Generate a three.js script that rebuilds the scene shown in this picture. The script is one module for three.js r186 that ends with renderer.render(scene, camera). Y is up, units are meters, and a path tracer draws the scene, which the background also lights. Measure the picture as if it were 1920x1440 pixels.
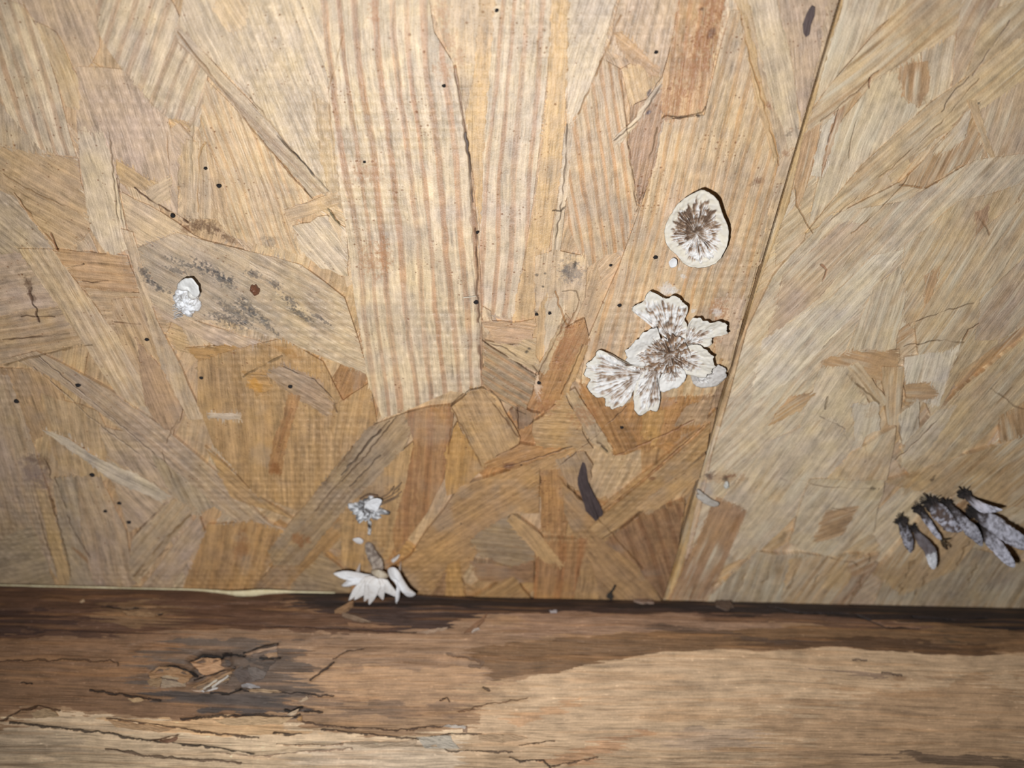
import * as THREE from 'three';

// ---------------------------------------------------------------- camera, light, exposure
const scene = new THREE.Scene();
scene.background = new THREE.Color(0x000000);
const FOCAL = 1450, PITCH = THREE.MathUtils.degToRad(27), DIST = 0.225, AXIS_Y = 0.19;
const camera = new THREE.PerspectiveCamera(2 * Math.atan(720 / FOCAL) * 180 / Math.PI, 4 / 3, 0.01, 10);
const FWD = new THREE.Vector3(0, -Math.sin(PITCH), -Math.cos(PITCH));
const UPV = new THREE.Vector3(0, Math.cos(PITCH), -Math.sin(PITCH));
const CAM = new THREE.Vector3(0, AXIS_Y, 0).addScaledVector(FWD, -DIST);
camera.position.copy(CAM);
camera.up.set(0, 1, 0);
camera.lookAt(0, AXIS_Y, 0);
camera.focus = 0.207;
camera.userData.fStop = 7;
// the phone's flash: a small bare lamp beside and below the lens, the only light
const flash = new THREE.SpotLight(0xffffff, 0.163, 0, THREE.MathUtils.degToRad(64), 0.5, 2);
flash.name = 'phone_flash';
flash.position.copy(CAM).add(new THREE.Vector3(-0.02, 0, 0)).addScaledVector(UPV, -0.02).addScaledVector(FWD, 0.004);
flash.target.position.set(0.018, AXIS_Y + 0.008, 0);
flash.castShadow = true;
flash.shadow.radius = 0.12;
flash.shadow.mapSize.set(2048, 2048);
flash.shadow.camera.near = 0.02; flash.shadow.camera.far = 1;
scene.add(flash, flash.target);
const renderer = new THREE.WebGLRenderer({ antialias: true });
renderer.toneMapping = THREE.LinearToneMapping;
renderer.toneMappingExposure = 1.0;
renderer.shadowMap.enabled = true;

// ---------------------------------------------------------------- helpers
function rng(seed) { let s = seed >>> 0; return () => { s = (s + 0x6D2B79F5) >>> 0; let t = s; t = Math.imul(t ^ (t >>> 15), t | 1); t ^= t + Math.imul(t ^ (t >>> 7), t | 61); return ((t ^ (t >>> 14)) >>> 0) / 4294967296; }; }
const TAB = new Float32Array(65536); { const r = rng(77); for (let i = 0; i < 65536; i++) TAB[i] = r(); }
function noise(x, y) {
  const xi = Math.floor(x), yi = Math.floor(y), fx = x - xi, fy = y - yi;
  const u = fx * fx * (3 - 2 * fx), v = fy * fy * (3 - 2 * fy);
  const x0 = xi & 255, x1 = (xi + 1) & 255, y0 = (yi & 255) << 8, y1 = ((yi + 1) & 255) << 8;
  const a = TAB[y0 + x0], b = TAB[y0 + x1], c = TAB[y1 + x0], d = TAB[y1 + x1];
  return a + (b - a) * u + (c - a + (a - b - c + d) * u) * v;
}
const hash = (x, y) => TAB[((Math.imul(x, 7919) + Math.imul(y, 104729)) & 65535)];
const fbm = (x, y) => 0.55 * noise(x, y) + 0.28 * noise(x * 2.1 + 17, y * 2.1 + 5) + 0.17 * noise(x * 4.3 + 3, y * 4.3 + 29);
const clamp = (x, a, b) => x < a ? a : x > b ? b : x;
const sstep = (a, b, x) => { const t = clamp((x - a) / (b - a), 0, 1); return t * t * (3 - 2 * t); };
const lerp = (a, b, t) => a + (b - a) * t;
const lin = v => { v /= 255; return v <= 0.04045 ? v / 12.92 : Math.pow((v + 0.055) / 1.055, 2.4); };
const S = (r, g, b) => [lin(r), lin(g), lin(b)];
const ENC = new Uint8Array(4097); for (let i = 0; i <= 4096; i++) { const c = i / 4096; ENC[i] = Math.round(255 * (c <= 0.0031308 ? c * 12.92 : 1.055 * Math.pow(c, 1 / 2.4) - 0.055)); }
const enc = c => ENC[clamp(Math.round(c * 4096), 0, 4096)];
const mix3 = (a, b, t) => [a[0] + (b[0] - a[0]) * t, a[1] + (b[1] - a[1]) * t, a[2] + (b[2] - a[2]) * t];

function ray(px, py) { return new THREE.Vector3((px - 960) / FOCAL, 0, 0).add(FWD).addScaledVector(UPV, (720 - py) / FOCAL); }
function onWall(px, py, h = 0) { const d = ray(px, py), t = (h - CAM.z) / d.z; return CAM.clone().addScaledVector(d, t); }
function scaleAt(px, py) { const d = ray(px, py); return (-CAM.z / d.z) / FOCAL; }   // metres for one pixel on the wall

const used = {};
function numbered(name) { const n = used[name] = (used[name] ?? -1) + 1; return n ? `${name}_${String(n).padStart(3, '0')}` : name; }
function thing(name, label, category, base, group) {
  const o = new THREE.Group(); o.name = numbered(name); o.position.copy(base); scene.add(o);
  o.userData = { label, category }; if (group) o.userData.group = group;
  return o;
}
function part(name, geo, mat, parent, label) {   // geometry given in world metres
  const p = new THREE.Vector3(); for (let o = parent; o && o !== scene; o = o.parent) p.add(o.position);
  geo.translate(-p.x, -p.y, -p.z);
  const m = new THREE.Mesh(geo, mat); m.name = name; m.castShadow = m.receiveShadow = true;
  if (label) m.userData.label = label;
  parent.add(m); return m;
}
function structure(name, base) { const o = new THREE.Group(); o.name = name; o.position.copy(base); o.userData = { kind: 'structure' }; scene.add(o); return o; }

// ---------------------------------------------------------------- strand board: strands traced on the photograph
// palette of wood colours (sRGB)
const WOOD = {
  p: S(214, 195, 162), c: S(206, 180, 140), t: S(198, 166, 122), y: S(206, 170, 114), o: S(188, 148, 102),
  b: S(164, 126, 93), g: S(184, 166, 138), k: S(198, 172, 142), w: S(222, 208, 182), d: S(146, 114, 86),
  // darker, browner variants for strands low on the left board
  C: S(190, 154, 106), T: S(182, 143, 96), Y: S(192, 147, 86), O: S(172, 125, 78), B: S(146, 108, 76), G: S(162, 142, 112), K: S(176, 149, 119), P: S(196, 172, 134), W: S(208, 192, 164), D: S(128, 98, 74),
};
const BROWN_TONES = [S(184, 147, 99), S(172, 142, 106)], PALE_TONES = [S(206, 178, 138), S(202, 176, 146)], SMOOTH = [S(218, 198, 162), S(211, 187, 150)];  // tones mixed into strands: browner low down, paler elsewhere, palest on the smooth face
// [colour, {a: grain direction in pixels, s: ring spacing in pixels, c: ring contrast, l: ring line colour, sp: pits}, points]
const L = [], R = [];
const add = (list, key, pts, o = {}) => list.push({ key, o, pts });
// --- left board, top left
add(L, 'k', [[-60, -30], [180, -30], [182, 90], [145, 145], [60, 40], [-60, 20]], { a: [.4, 1] });
add(L, 'k', [[140, 125], [225, 130], [310, 215], [332, 300], [330, 405], [215, 335], [140, 245]], { a: [.3, 1] });
add(L, 't', [[-60, 270], [60, 290], [142, 300], [168, 430], [100, 485], [-60, 350]], { a: [1, .6], s: 26, c: .35 });
add(L, 'g', [[-60, 340], [20, 370], [110, 485], [60, 560], [-60, 520]], { a: [.9, .7] });
add(L, 'p', [[-60, -10], [38, 10], [75, 70], [138, 295], [70, 282], [-60, 130]], { a: [.32, 1], s: 24, c: .7, l: S(176, 142, 108) });
add(L, 'c', [[60, 40], [100, 60], [145, 150], [142, 210], [120, 200]], { a: [.4, 1], s: 18, c: .4 });
add(L, 'p', [[172, -30], [300, -30], [388, 130], [372, 242], [310, 222], [226, 132], [180, 62]], { a: [-.36, 1], s: 27, c: .75, l: S(178, 148, 116) });
add(L, 'c', [[382, 148], [425, 190], [585, 375], [530, 402], [562, 482], [425, 445], [328, 302], [372, 240]], { a: [.36, 1], s: 15, c: .6, l: S(196, 158, 112) });
add(L, 'p', [[345, -30], [612, -30], [640, 380], [600, 365], [470, 190], [330, 50]], { a: [.4, 1], s: 60, c: .15 });
add(L, 'c', [[430, -30], [470, -30], [460, 45], [425, 60], [395, 20]], { a: [.6, 1] });
add(L, 'c', [[582, 170], [618, 200], [642, 400], [618, 372], [598, 300]], { a: [.12, 1], s: 30, c: .4 });
add(L, 'g', [[325, 52], [345, 62], [462, 186], [616, 360], [582, 372], [402, 160], [330, 80]], { a: [.72, .76], s: 30, c: .5, l: S(150, 116, 84) });
add(L, 'p', [[140, 244], [190, 250], [214, 330], [238, 470], [200, 484], [164, 430]], { a: [.3, 1] });
add(L, 't', [[530, 395], [630, 362], [634, 385], [540, 418]], { a: [1, -.3] });
add(L, 'p', [[545, 425], [612, 405], [648, 430], [652, 520], [600, 505], [562, 470]], { a: [.6, .7] });
add(L, 'c', [[618, 395], [640, 432], [640, 460], [615, 415]], { a: [.6, 1] });
add(L, 'y', [[215, 300], [262, 330], [300, 345], [272, 362], [222, 345]], { a: [.8, .6] });
add(L, 'c', [[268, 358], [318, 330], [318, 372], [292, 385]], { a: [.8, -.5] });
add(L, 'c', [[345, 262], [385, 268], [412, 345], [398, 412], [345, 412], [330, 330]], { a: [0, 1], s: 26, c: .5 });
add(L, 't', [[385, 268], [415, 330], [425, 408], [398, 412]], { a: [.2, 1] });
add(L, 'c', [[225, 362], [300, 400], [360, 442], [420, 470], [320, 500], [245, 480]], { a: [.85, .5] });
// --- left board, middle left
add(L, 'k', [[-60, 480], [60, 475], [140, 540], [165, 600], [-60, 640]], { a: [.9, -.1], s: 24, c: .35 });
add(L, 't', [[-60, 605], [130, 572], [172, 642], [60, 672], [-60, 700]], { a: [1, -.18], s: 18, c: .6 });
add(L, 'o', [[90, 468], [235, 482], [262, 545], [205, 565], [150, 545]], { a: [1, .08], s: 16, c: .6 });
add(L, 't', [[155, 540], [285, 556], [320, 600], [300, 640], [215, 640]], { a: [1, .05], s: 14, c: .45 });
add(L, 'c', [[28, 468], [95, 470], [165, 560], [255, 682], [295, 765], [232, 765], [150, 642], [82, 545]], { a: [.58, 1], s: 18, c: .5 });
add(L, 't', [[205, 565], [262, 560], [312, 682], [285, 748], [222, 642]], { a: [.45, 1], s: 20, c: .6 });
add(L, 'k', [[262, 555], [320, 590], [480, 640], [545, 668], [482, 695], [388, 642], [300, 596]], { a: [.85, .42] });
add(L, 'y', [[345, 655], [420, 650], [520, 668], [560, 690], [480, 720], [390, 705]], { a: [.9, .2] });
add(L, 'g', [[246, 470], [330, 438], [452, 470], [562, 498], [645, 560], [672, 640], [690, 706], [606, 672], [500, 632], [420, 602], [330, 604], [268, 560]], { a: [.88, .48], s: 26, c: .4 });
add(L, 'c', [[224, 430], [246, 436], [292, 600], [338, 690], [380, 788], [352, 790], [300, 692], [262, 560]], { a: [.34, 1], s: 14, c: .4 });
add(L, 'o', [[255, 640], [300, 690], [340, 770], [320, 830], [270, 760]], { a: [.4, 1] });
add(L, 'o', [[-60, 690], [100, 700], [130, 800], [60, 830], [-60, 760]], { a: [.4, 1] });
add(L, 'k', [[-60, 700], [12, 705], [60, 840], [110, 1000], [60, 1150], [-60, 1150]], { a: [.3, 1], s: 22, c: .4 });
add(L, 't', [[70, 740], [180, 775], [215, 860], [200, 900], [150, 930], [95, 860]], { a: [.2, 1], s: 24, c: .5 });
add(L, 'k', [[180, 800], [300, 830], [330, 930], [300, 970], [240, 940], [205, 870]], { a: [.5, .8] });
add(L, 'c', [[368, 680], [530, 636], [604, 680], [645, 760], [662, 862], [560, 962], [480, 932], [400, 842], [368, 762]], { a: [.05, 1], s: 46, c: .35 });
add(L, 'k', [[496, 702], [530, 686], [602, 718], [630, 762], [612, 782], [545, 742]], { a: [.85, .45] });
add(L, 'y', [[452, 698], [498, 698], [510, 730], [478, 744]], { a: [1, .1] });
add(L, 'o', [[540, 738], [562, 745], [545, 800], [526, 892], [502, 890], [510, 830], [530, 780]], { a: [-.2, 1] });
add(L, 'w', [[386, 774], [450, 778], [452, 790], [388, 786]], { a: [1, .05] });
add(L, 'c', [[625, 760], [692, 720], [705, 792], [645, 862], [618, 805]], { a: [-.15, 1], s: 26, c: .6 });
add(L, 'g', [[272, 800], [330, 870], [402, 952], [370, 975], [322, 935], [286, 870]], { a: [.5, 1], s: 20, c: .55 });
add(L, 'k', [[18, 672], [66, 660], [112, 682], [202, 732], [302, 802], [422, 902], [502, 982], [560, 1006], [500, 1044], [420, 962], [300, 862], [180, 772], [98, 712]], { a: [.78, .62], s: 20, c: .5 });
add(L, 'c', [[382, 838], [482, 932], [548, 975], [432, 935]], { a: [.8, .6] });
add(L, 'k', [[140, 895], [185, 898], [234, 1000], [252, 1100], [190, 1130], [128, 1010]], { a: [.3, 1], s: 24, c: .45 });
add(L, 'g', [[96, 900], [140, 895], [150, 1010], [180, 1120], [120, 1130]], { a: [.28, 1], s: 20, c: .4 });
add(L, 'y', [[58, 900], [78, 898], [132, 1090], [112, 1110]], { a: [.28, 1] });
add(L, 'k', [[195, 860], [318, 922], [302, 950], [270, 992], [238, 1002], [214, 922]], { a: [.6, .6], s: 30, c: .3 });
add(L, 'w', [[74, 808], [126, 824], [182, 862], [252, 890], [322, 934], [300, 944], [200, 900], [150, 862]], { a: [.85, .45] });
add(L, 'g', [[0, 1010], [58, 990], [100, 1100], [60, 1130], [-40, 1130]], { a: [.9, -.2] });
add(L, 'g', [[128, 1045], [184, 1105], [126, 1110]], { a: [.6, 1] });
add(L, 'c', [[246, 1012], [322, 938], [368, 958], [292, 1050], [258, 1098], [240, 1085]], { a: [-.65, .75], s: 16, c: .55 });
add(L, 't', [[330, 1130], [388, 985], [472, 978], [562, 1008], [504, 1062], [458, 1130]], { a: [-.2, 1], s: 32, c: .4 });
add(L, 'k', [[258, 1110], [372, 966], [384, 1002], [312, 1120]], { a: [-.6, .8], s: 26, c: .4 });
add(L, 't', [[452, 1130], [560, 1008], [660, 930], [665, 985], [522, 1130]], { a: [-.7, .7], s: 22, c: .5 });
add(L, 'g', [[518, 1130], [602, 1036], [652, 1080], [662, 1140]], { a: [.9, .2] });
// --- left board, centre
add(L, 'y', [[800, -30], [935, -30], [918, 200], [904, 470], [886, 330], [860, 130]], { a: [-.04, 1], s: 44, c: .25, sp: .5 });
add(L, 'c', [[795, -30], [900, -30], [890, 130], [872, 215], [845, 110]], { a: [.02, 1], s: 40, c: .35 });
add(L, 'p', [[930, -30], [1042, -30], [1036, 40], [1020, 200], [1000, 380], [985, 480], [962, 604], [930, 596], [902, 588], [897, 470], [906, 300], [920, 100]], { a: [-.078, 1], s: 25, c: .95, l: S(184, 147, 112), sp: .8 });
add(L, 'y', [[1036, -30], [1068, -30], [1066, 130], [1056, 300], [1034, 440], [1012, 602], [960, 612], [985, 480], [1006, 360], [1026, 180]], { a: [-.09, 1], s: 22, c: .3, sp: .8 });
add(L, 'c', [[1066, 140], [1130, 110], [1166, 130], [1176, 250], [1196, 380], [1172, 470], [1102, 505], [1068, 430], [1060, 330]], { a: [.13, 1], s: 19, c: .75, l: S(190, 140, 88), sp: 1 });
add(L, 'p', [[1065, -30], [1168, -30], [1140, 60], [1120, 130], [1082, 222], [1067, 236], [1064, 120]], { a: [-.3, 1], sp: .5 });
add(L, 'p', [[1062, 232], [1074, 238], [1068, 330], [1050, 480], [1034, 482], [1050, 330]], { a: [-.1, 1], s: 12, c: .5 });
add(L, 'k', [[1168, -30], [1285, -30], [1264, 60], [1242, 142], [1234, 150], [1176, 110], [1140, 96]], { a: [-.2, 1] });
add(L, 'o', [[1150, 62], [1165, 60], [1238, 128], [1234, 152], [1180, 118]], { a: [.8, .6] });
add(L, 't', [[1165, 130], [1182, 120], [1240, 146], [1220, 172], [1182, 202]], { a: [.2, 1] });
add(L, 'b', [[1182, 200], [1242, 168], [1262, 200], [1250, 280], [1200, 385], [1180, 300]], { a: [-.2, 1], sp: 2 });
add(L, 'g', [[1240, 230], [1262, 218], [1245, 280], [1225, 300]], { a: [-.3, 1] });
add(L, 'p', [[1150, 262], [1180, 234], [1226, 172], [1242, 146], [1246, 158], [1216, 202], [1166, 270], [1154, 270]], { a: [-.72, .7] });
add(L, 'o', [[1282, -30], [1368, -30], [1342, 100], [1324, 202], [1300, 217], [1242, 222], [1242, 150], [1264, 60]], { a: [-.12, 1], s: 22, c: .5, l: S(170, 118, 78), sp: 3 });
add(L, 'c', [[1366, -30], [1590, -30], [1545, 110], [1505, 275], [1466, 305], [1450, 250], [1404, 110], [1388, 20]], { a: [.2, 1], s: 60, c: .25 });
add(L, 'p', [[1398, -30], [1452, -30], [1482, 90], [1505, 275], [1480, 280], [1440, 160]], { a: [.22, 1] });
add(L, 'k', [[1452, -30], [1560, -30], [1540, 90], [1505, 230], [1484, 100]], { a: [.1, 1] });
add(L, 'c', [[1390, 18], [1406, 100], [1432, 192], [1452, 262], [1464, 302], [1442, 440], [1420, 500], [1370, 690], [1322, 770], [1250, 792], [1088, 724], [1102, 640], [1162, 500], [1232, 300], [1246, 226], [1322, 216], [1346, 110], [1372, 20]], { a: [-.26, 1], s: 24, c: .55, l: S(196, 148, 92), sp: 1.3 });
add(L, 'y', [[1390, 20], [1402, 30], [1464, 300], [1452, 304], [1420, 200]], { a: [.24, 1] });
add(L, 'c', [[1462, 300], [1505, 270], [1440, 480], [1420, 505], [1440, 420]], { a: [-.28, 1], s: 18, c: .4, sp: 1 });
add(L, 'k', [[1340, 560], [1400, 560], [1370, 680], [1340, 660]], { a: [-.3, 1], sp: 2 });
add(L, 'p', [[598, -30], [800, -30], [814, 60], [848, 118], [868, 222], [886, 332], [898, 472], [906, 722], [880, 740], [845, 735], [760, 772], [716, 786], [690, 722], [664, 560], [640, 380], [615, 180]], { a: [.095, 1], s: 28.5, c: .95, l: S(182, 145, 110), sp: .8 });
add(L, 'c', [[1002, 482], [1042, 470], [1102, 482], [1098, 560], [1078, 604], [1040, 642], [1004, 632]], { a: [-.1, 1], s: 30, c: .4, sp: 1.5 });
add(L, 'y', [[998, 604], [1026, 556], [1020, 692], [1004, 692]], { a: [-.05, 1], s: 12, c: .5 });
add(L, 'p', [[1025, 560], [1056, 560], [1062, 610], [1036, 652], [1020, 682]], { a: [-.2, 1] });
add(L, 'c', [[905, 576], [920, 585], [925, 610], [915, 630], [904, 612]], { a: [.3, 1] });
add(L, 'o', [[900, 600], [960, 606], [1004, 600], [1000, 642], [930, 648]], { a: [1, .1], sp: 2 });
add(L, 'p', [[908, 640], [960, 648], [1006, 634], [1010, 700], [960, 676]], { a: [.9, .4] });
add(L, 'g', [[904, 640], [1006, 706], [998, 742], [986, 778], [922, 742], [904, 722]], { a: [.86, .5], s: 17, c: .75, l: S(178, 138, 96) });
add(L, 'o', [[1008, 705], [1050, 622], [1096, 598], [1106, 642], [1062, 742], [1022, 792]], { a: [-.4, 1], sp: 3 });
add(L, 'p', [[1008, 692], [1060, 588], [1068, 598], [1022, 704]], { a: [-.45, 1] });
add(L, 'c', [[1090, 645], [1104, 648], [1066, 738], [1052, 738]], { a: [-.4, 1] });
add(L, 'c', [[1000, 792], [1060, 740], [1112, 842], [1080, 854], [1004, 852]], { a: [.9, .1], sp: 1 });
add(L, 'o', [[1088, 722], [1152, 722], [1216, 842], [1152, 856], [1110, 800]], { a: [.5, 1], s: 18, c: .6, sp: 1.5 });
add(L, 'p', [[1060, 738], [1078, 728], [1150, 842], [1140, 852], [1108, 830]], { a: [.55, 1] });
add(L, 'o', [[1148, 762], [1332, 740], [1322, 795], [1212, 852], [1180, 800]], { a: [-.3, 1], s: 34, c: .6, sp: 1.5 });
add(L, 'y', [[1205, 770], [1250, 770], [1230, 840], [1200, 820]], { a: [-.2, 1] });
add(L, 'k', [[1290, 760], [1340, 745], [1322, 800], [1260, 800]], { a: [-.5, 1] });
add(L, 'd', [[955, 772], [972, 760], [1012, 776], [986, 802], [972, 806]], { a: [0, 1] });
add(L, 'c', [[902, 728], [930, 742], [976, 822], [972, 832], [940, 800], [890, 740]], { a: [.5, 1] });
add(L, 'g', [[500, 1035], [690, 802], [762, 776], [782, 782], [762, 832], [722, 902], [640, 965], [560, 1062], [512, 1062]], { a: [-.7, .78], s: 24, c: .45 });
add(L, 'c', [[640, 960], [722, 880], [775, 830], [770, 940], [735, 1040], [690, 1080], [640, 1060]], { a: [-.1, 1], s: 40, c: .3 });
add(L, 'o', [[760, 776], [852, 760], [848, 800], [832, 900], [802, 962], [772, 1002], [742, 1042], [735, 1000], [762, 900], [776, 832]], { a: [-.04, 1], s: 38, c: .65, l: S(150, 104, 66) });
add(L, 'c', [[846, 762], [884, 730], [906, 728], [936, 762], [972, 816], [972, 832], [932, 852], [902, 885], [858, 790]], { a: [.45, 1], sp: 1 });
add(L, 'y', [[858, 790], [906, 880], [880, 905], [838, 930], [832, 850]], { a: [-.1, 1], s: 20, c: .5 });
add(L, 'o', [[905, 870], [976, 832], [1062, 842], [1012, 862], [962, 882]], { a: [1, -.3], sp: 2 });
add(L, 't', [[770, 1042], [862, 910], [962, 880], [1078, 840], [1082, 872], [1050, 902], [1012, 882], [1010, 962], [960, 962], [920, 992], [880, 1062], [830, 1130], [700, 1130], [700, 1090]], { a: [.85, -.5], s: 60, c: .2, sp: .8 });
add(L, 'o', [[1012, 880], [1060, 874], [1068, 962], [1060, 1004], [1015, 994]], { a: [0, 1], sp: 3 });
add(L, 'k', [[1040, 860], [1095, 845], [1112, 870], [1100, 930], [1060, 900]], { a: [.3, 1] });
add(L, 't', [[1048, 898], [1122, 968], [1202, 1060], [1242, 1130], [1108, 1130], [1088, 1022], [1058, 962]], { a: [.7, .75], s: 70, c: .2 });
add(L, 'b', [[1130, 1012], [1202, 960], [1284, 938], [1268, 1062], [1246, 1130], [1192, 1056]], { a: [.35, 1], s: 26, c: .5, l: S(120, 82, 54) });
add(L, 't', [[1126, 955], [1310, 806], [1345, 768], [1335, 810], [1150, 966]], { a: [.78, -.62], s: 16, c: .5 });
add(L, 'c', [[1102, 988], [1300, 822], [1332, 792], [1325, 842], [1132, 1014]], { a: [.78, -.62], s: 22, c: .45 });
add(L, 'c', [[1190, 950], [1330, 845], [1318, 890], [1215, 965]], { a: [.8, -.6] });
add(L, 'b', [[800, 1130], [842, 1058], [852, 1082], [836, 1130]], { a: [-.4, 1] });
add(L, 'y', [[838, 1060], [860, 1050], [875, 1130], [834, 1130]], { a: [.1, 1], s: 20, c: .4 });
add(L, 'g', [[880, 1012], [950, 968], [1012, 1002], [1034, 1042], [962, 1062], [902, 1042]], { a: [1, .1], s: 12, c: .5 });
add(L, 'o', [[1004, 1010], [1102, 1008], [1084, 1130], [1000, 1130]], { a: [-.1, 1], s: 40, c: .4, l: S(160, 104, 62) });
add(L, 'b', [[880, 1050], [960, 1062], [1000, 1050], [1000, 1092], [900, 1088]], { a: [1, 0] });
add(L, 't', [[866, 1130], [962, 1078], [1000, 1130]], { a: [.8, -.5], s: 16, c: .4 });
add(L, 't', [[1072, 1130], [1094, 1036], [1112, 1062], [1124, 1130]], { a: [-.1, 1] });
add(L, 'c', [[960, 962], [1012, 1000], [1060, 1062], [1020, 1052], [950, 975]], { a: [.6, .8] });
// --- right board
add(R, 'p', [[1590, -30], [1745, -30], [1640, 62], [1560, 162], [1530, 200]], { a: [-.35, 1], s: 30, c: .25 });
add(R, 'p', [[1680, 80], [1725, 40], [1750, 145], [1736, 180], [1700, 200]], { a: [.1, 1], s: 16, c: .5 });
add(R, 'p', [[1738, 36], [1830, 20], [1800, 150], [1750, 220], [1735, 180]], { a: [-.2, 1], s: 20, c: .6 });
add(R, 'p', [[1518, 432], [1536, 350], [1562, 260], [1652, 140], [1722, 128], [1724, 222], [1640, 302], [1560, 382]], { a: [-.35, 1], s: 50, c: .15 });
add(R, 'o', [[1690, 130], [1745, 115], [1750, 170], [1730, 205], [1700, 180]], { a: [-.1, 1] });
add(R, 'o', [[1492, 330], [1502, 262], [1548, 225], [1524, 332], [1500, 395]], { a: [-.25, 1] });
add(R, 'w', [[1524, 332], [1546, 240], [1582, 200], [1572, 242], [1550, 335]], { a: [-.25, 1] });
add(R, 'b', [[1574, 204], [1600, 170], [1570, 260], [1544, 336], [1548, 300]], { a: [-.3, 1] });
add(R, 'c', [[1498, 252], [1560, 162], [1640, 70], [1740, -30], [1900, -30], [1800, 62], [1640, 152], [1560, 222], [1502, 258]], { a: [.78, -.62], s: 20, c: .6, l: S(178, 142, 98) });
add(R, 'k', [[1820, -30], [1900, -30], [1830, 110], [1790, 175], [1800, 60]], { a: [-.55, 1], s: 26, c: .5 });
add(R, 'c', [[1860, 20], [1990, -30], [1990, 60], [1840, 170], [1800, 180]], { a: [.7, -.7], s: 22, c: .5 });
add(R, 'k', [[1828, 160], [1990, 100], [1990, 330], [1882, 312], [1850, 242]], { a: [-.35, 1], s: 40, c: .3 });
add(R, 'c', [[1515, 440], [1620, 312], [1752, 192], [1920, 70], [1990, 40], [1990, 110], [1762, 262], [1640, 345], [1530, 450]], { a: [.76, -.65], s: 20, c: .55 });
add(R, 'o', [[1738, 302], [1832, 192], [1862, 292], [1802, 312], [1742, 352], [1708, 372], [1682, 352]], { a: [-.5, 1] });
add(R, 'p', [[1755, 285], [1826, 202], [1815, 262], [1772, 290]], { a: [.6, -.8], s: 14, c: .4 });
add(R, 't', [[1818, 188], [1836, 190], [1876, 312], [1862, 312]], { a: [.35, 1] });
add(R, 'c', [[1515, 440], [1600, 390], [1690, 345], [1740, 355], [1660, 420], [1560, 470], [1500, 500]], { a: [.85, -.5], s: 18, c: .5 });
add(R, 'y', [[1575, -30], [1598, -30], [1562, 80], [1532, 190], [1508, 262], [1484, 380], [1424, 545], [1384, 665], [1348, 790], [1304, 965], [1268, 1130], [1225, 1130], [1290, 850], [1430, 460], [1535, 110]], { a: [-.29, 1], s: 18, c: .6, l: S(150, 112, 62) });
add(R, 'p', [[1478, 488], [1562, 402], [1702, 378], [1832, 302], [1990, 280], [1990, 380], [1762, 562], [1642, 662], [1502, 802], [1422, 905], [1320, 1010], [1300, 1130], [1275, 1130], [1336, 862], [1402, 622], [1452, 520]], { a: [.7, -.72], s: 16, c: .4, l: S(196, 166, 128) });
add(R, 'k', [[1470, 520], [1580, 420], [1640, 430], [1540, 560], [1440, 640]], { a: [.7, -.72], s: 14, c: .4 });
add(R, 'w', [[1430, 640], [1560, 560], [1640, 480], [1700, 470], [1600, 600], [1480, 720], [1410, 760]], { a: [.7, -.72], s: 18, c: .35 });
add(R, 'c', [[1700, 460], [1800, 380], [1990, 330], [1990, 420], [1860, 560], [1740, 640], [1690, 600]], { a: [.5, -.85], s: 18, c: .5 });
add(R, 'o', [[1735, 520], [1765, 505], [1752, 560], [1738, 580]], { a: [-.3, 1] });
add(R, 'b', [[1830, 400], [1862, 380], [1850, 430], [1835, 440]], { a: [-.4, 1] });
add(R, 'b', [[1885, 420], [1915, 370], [1910, 420], [1890, 440]], { a: [-.4, 1] });
add(R, 'c', [[1718, 604], [1842, 432], [1990, 320], [1990, 560], [1802, 702], [1752, 792], [1740, 762]], { a: [.55, -.82], s: 22, c: .45 });
add(R, 'k', [[1842, 560], [1990, 420], [1990, 560], [1880, 640], [1830, 640]], { a: [.6, -.8], s: 18, c: .5 });
add(R, 'o', [[1560, 672], [1602, 660], [1690, 658], [1680, 722], [1602, 704], [1540, 685]], { a: [.9, .2] });
add(R, 'p', [[1588, 664], [1642, 540], [1692, 500], [1702, 560], [1682, 656]], { a: [-.35, 1], s: 18, c: .35 });
add(R, 'p', [[1540, 690], [1600, 690], [1640, 780], [1600, 900], [1500, 960], [1480, 860]], { a: [.5, -.8], s: 40, c: .2 });
add(R, 'o', [[1442, 802], [1482, 748], [1534, 738], [1504, 774]], { a: [.8, -.5] });
add(R, 'c', [[1590, 692], [1612, 680], [1672, 760], [1645, 775]], { a: [.6, .8], s: 10, c: .6 });
add(R, 't', [[1655, 690], [1700, 690], [1690, 800], [1668, 800]], { a: [-.05, 1], s: 16, c: .5 });
add(R, 'w', [[1698, 672], [1792, 655], [1806, 640], [1762, 765], [1722, 750], [1700, 724]], { a: [.3, -1] });
add(R, 'o', [[1696, 724], [1740, 718], [1764, 742], [1698, 764]], { a: [1, 0] });
add(R, 'w', [[1686, 782], [1724, 748], [1728, 820], [1694, 836]], { a: [.3, -1] });
add(R, 'w', [[1600, 760], [1650, 756], [1652, 810], [1605, 830]], { a: [.3, -1] });
add(R, 'p', [[1336, 965], [1440, 832], [1562, 782], [1602, 852], [1502, 962], [1420, 1045], [1346, 1070]], { a: [.6, -.8], s: 30, c: .2 });
add(R, 'c', [[1600, 850], [1682, 802], [1665, 902], [1562, 962], [1500, 960]], { a: [.5, -.85], s: 18, c: .4 });
add(R, 'c', [[1678, 862], [1802, 732], [1990, 580], [1990, 700], [1792, 862], [1720, 905]], { a: [.65, -.76], s: 18, c: .5 });
add(R, 'p', [[1700, 830], [1760, 770], [1800, 760], [1740, 850], [1690, 880]], { a: [.65, -.76], s: 14, c: .4 });
add(R, 'o', [[1876, 782], [1990, 720], [1990, 860], [1880, 846]], { a: [.2, 1] });
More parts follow.
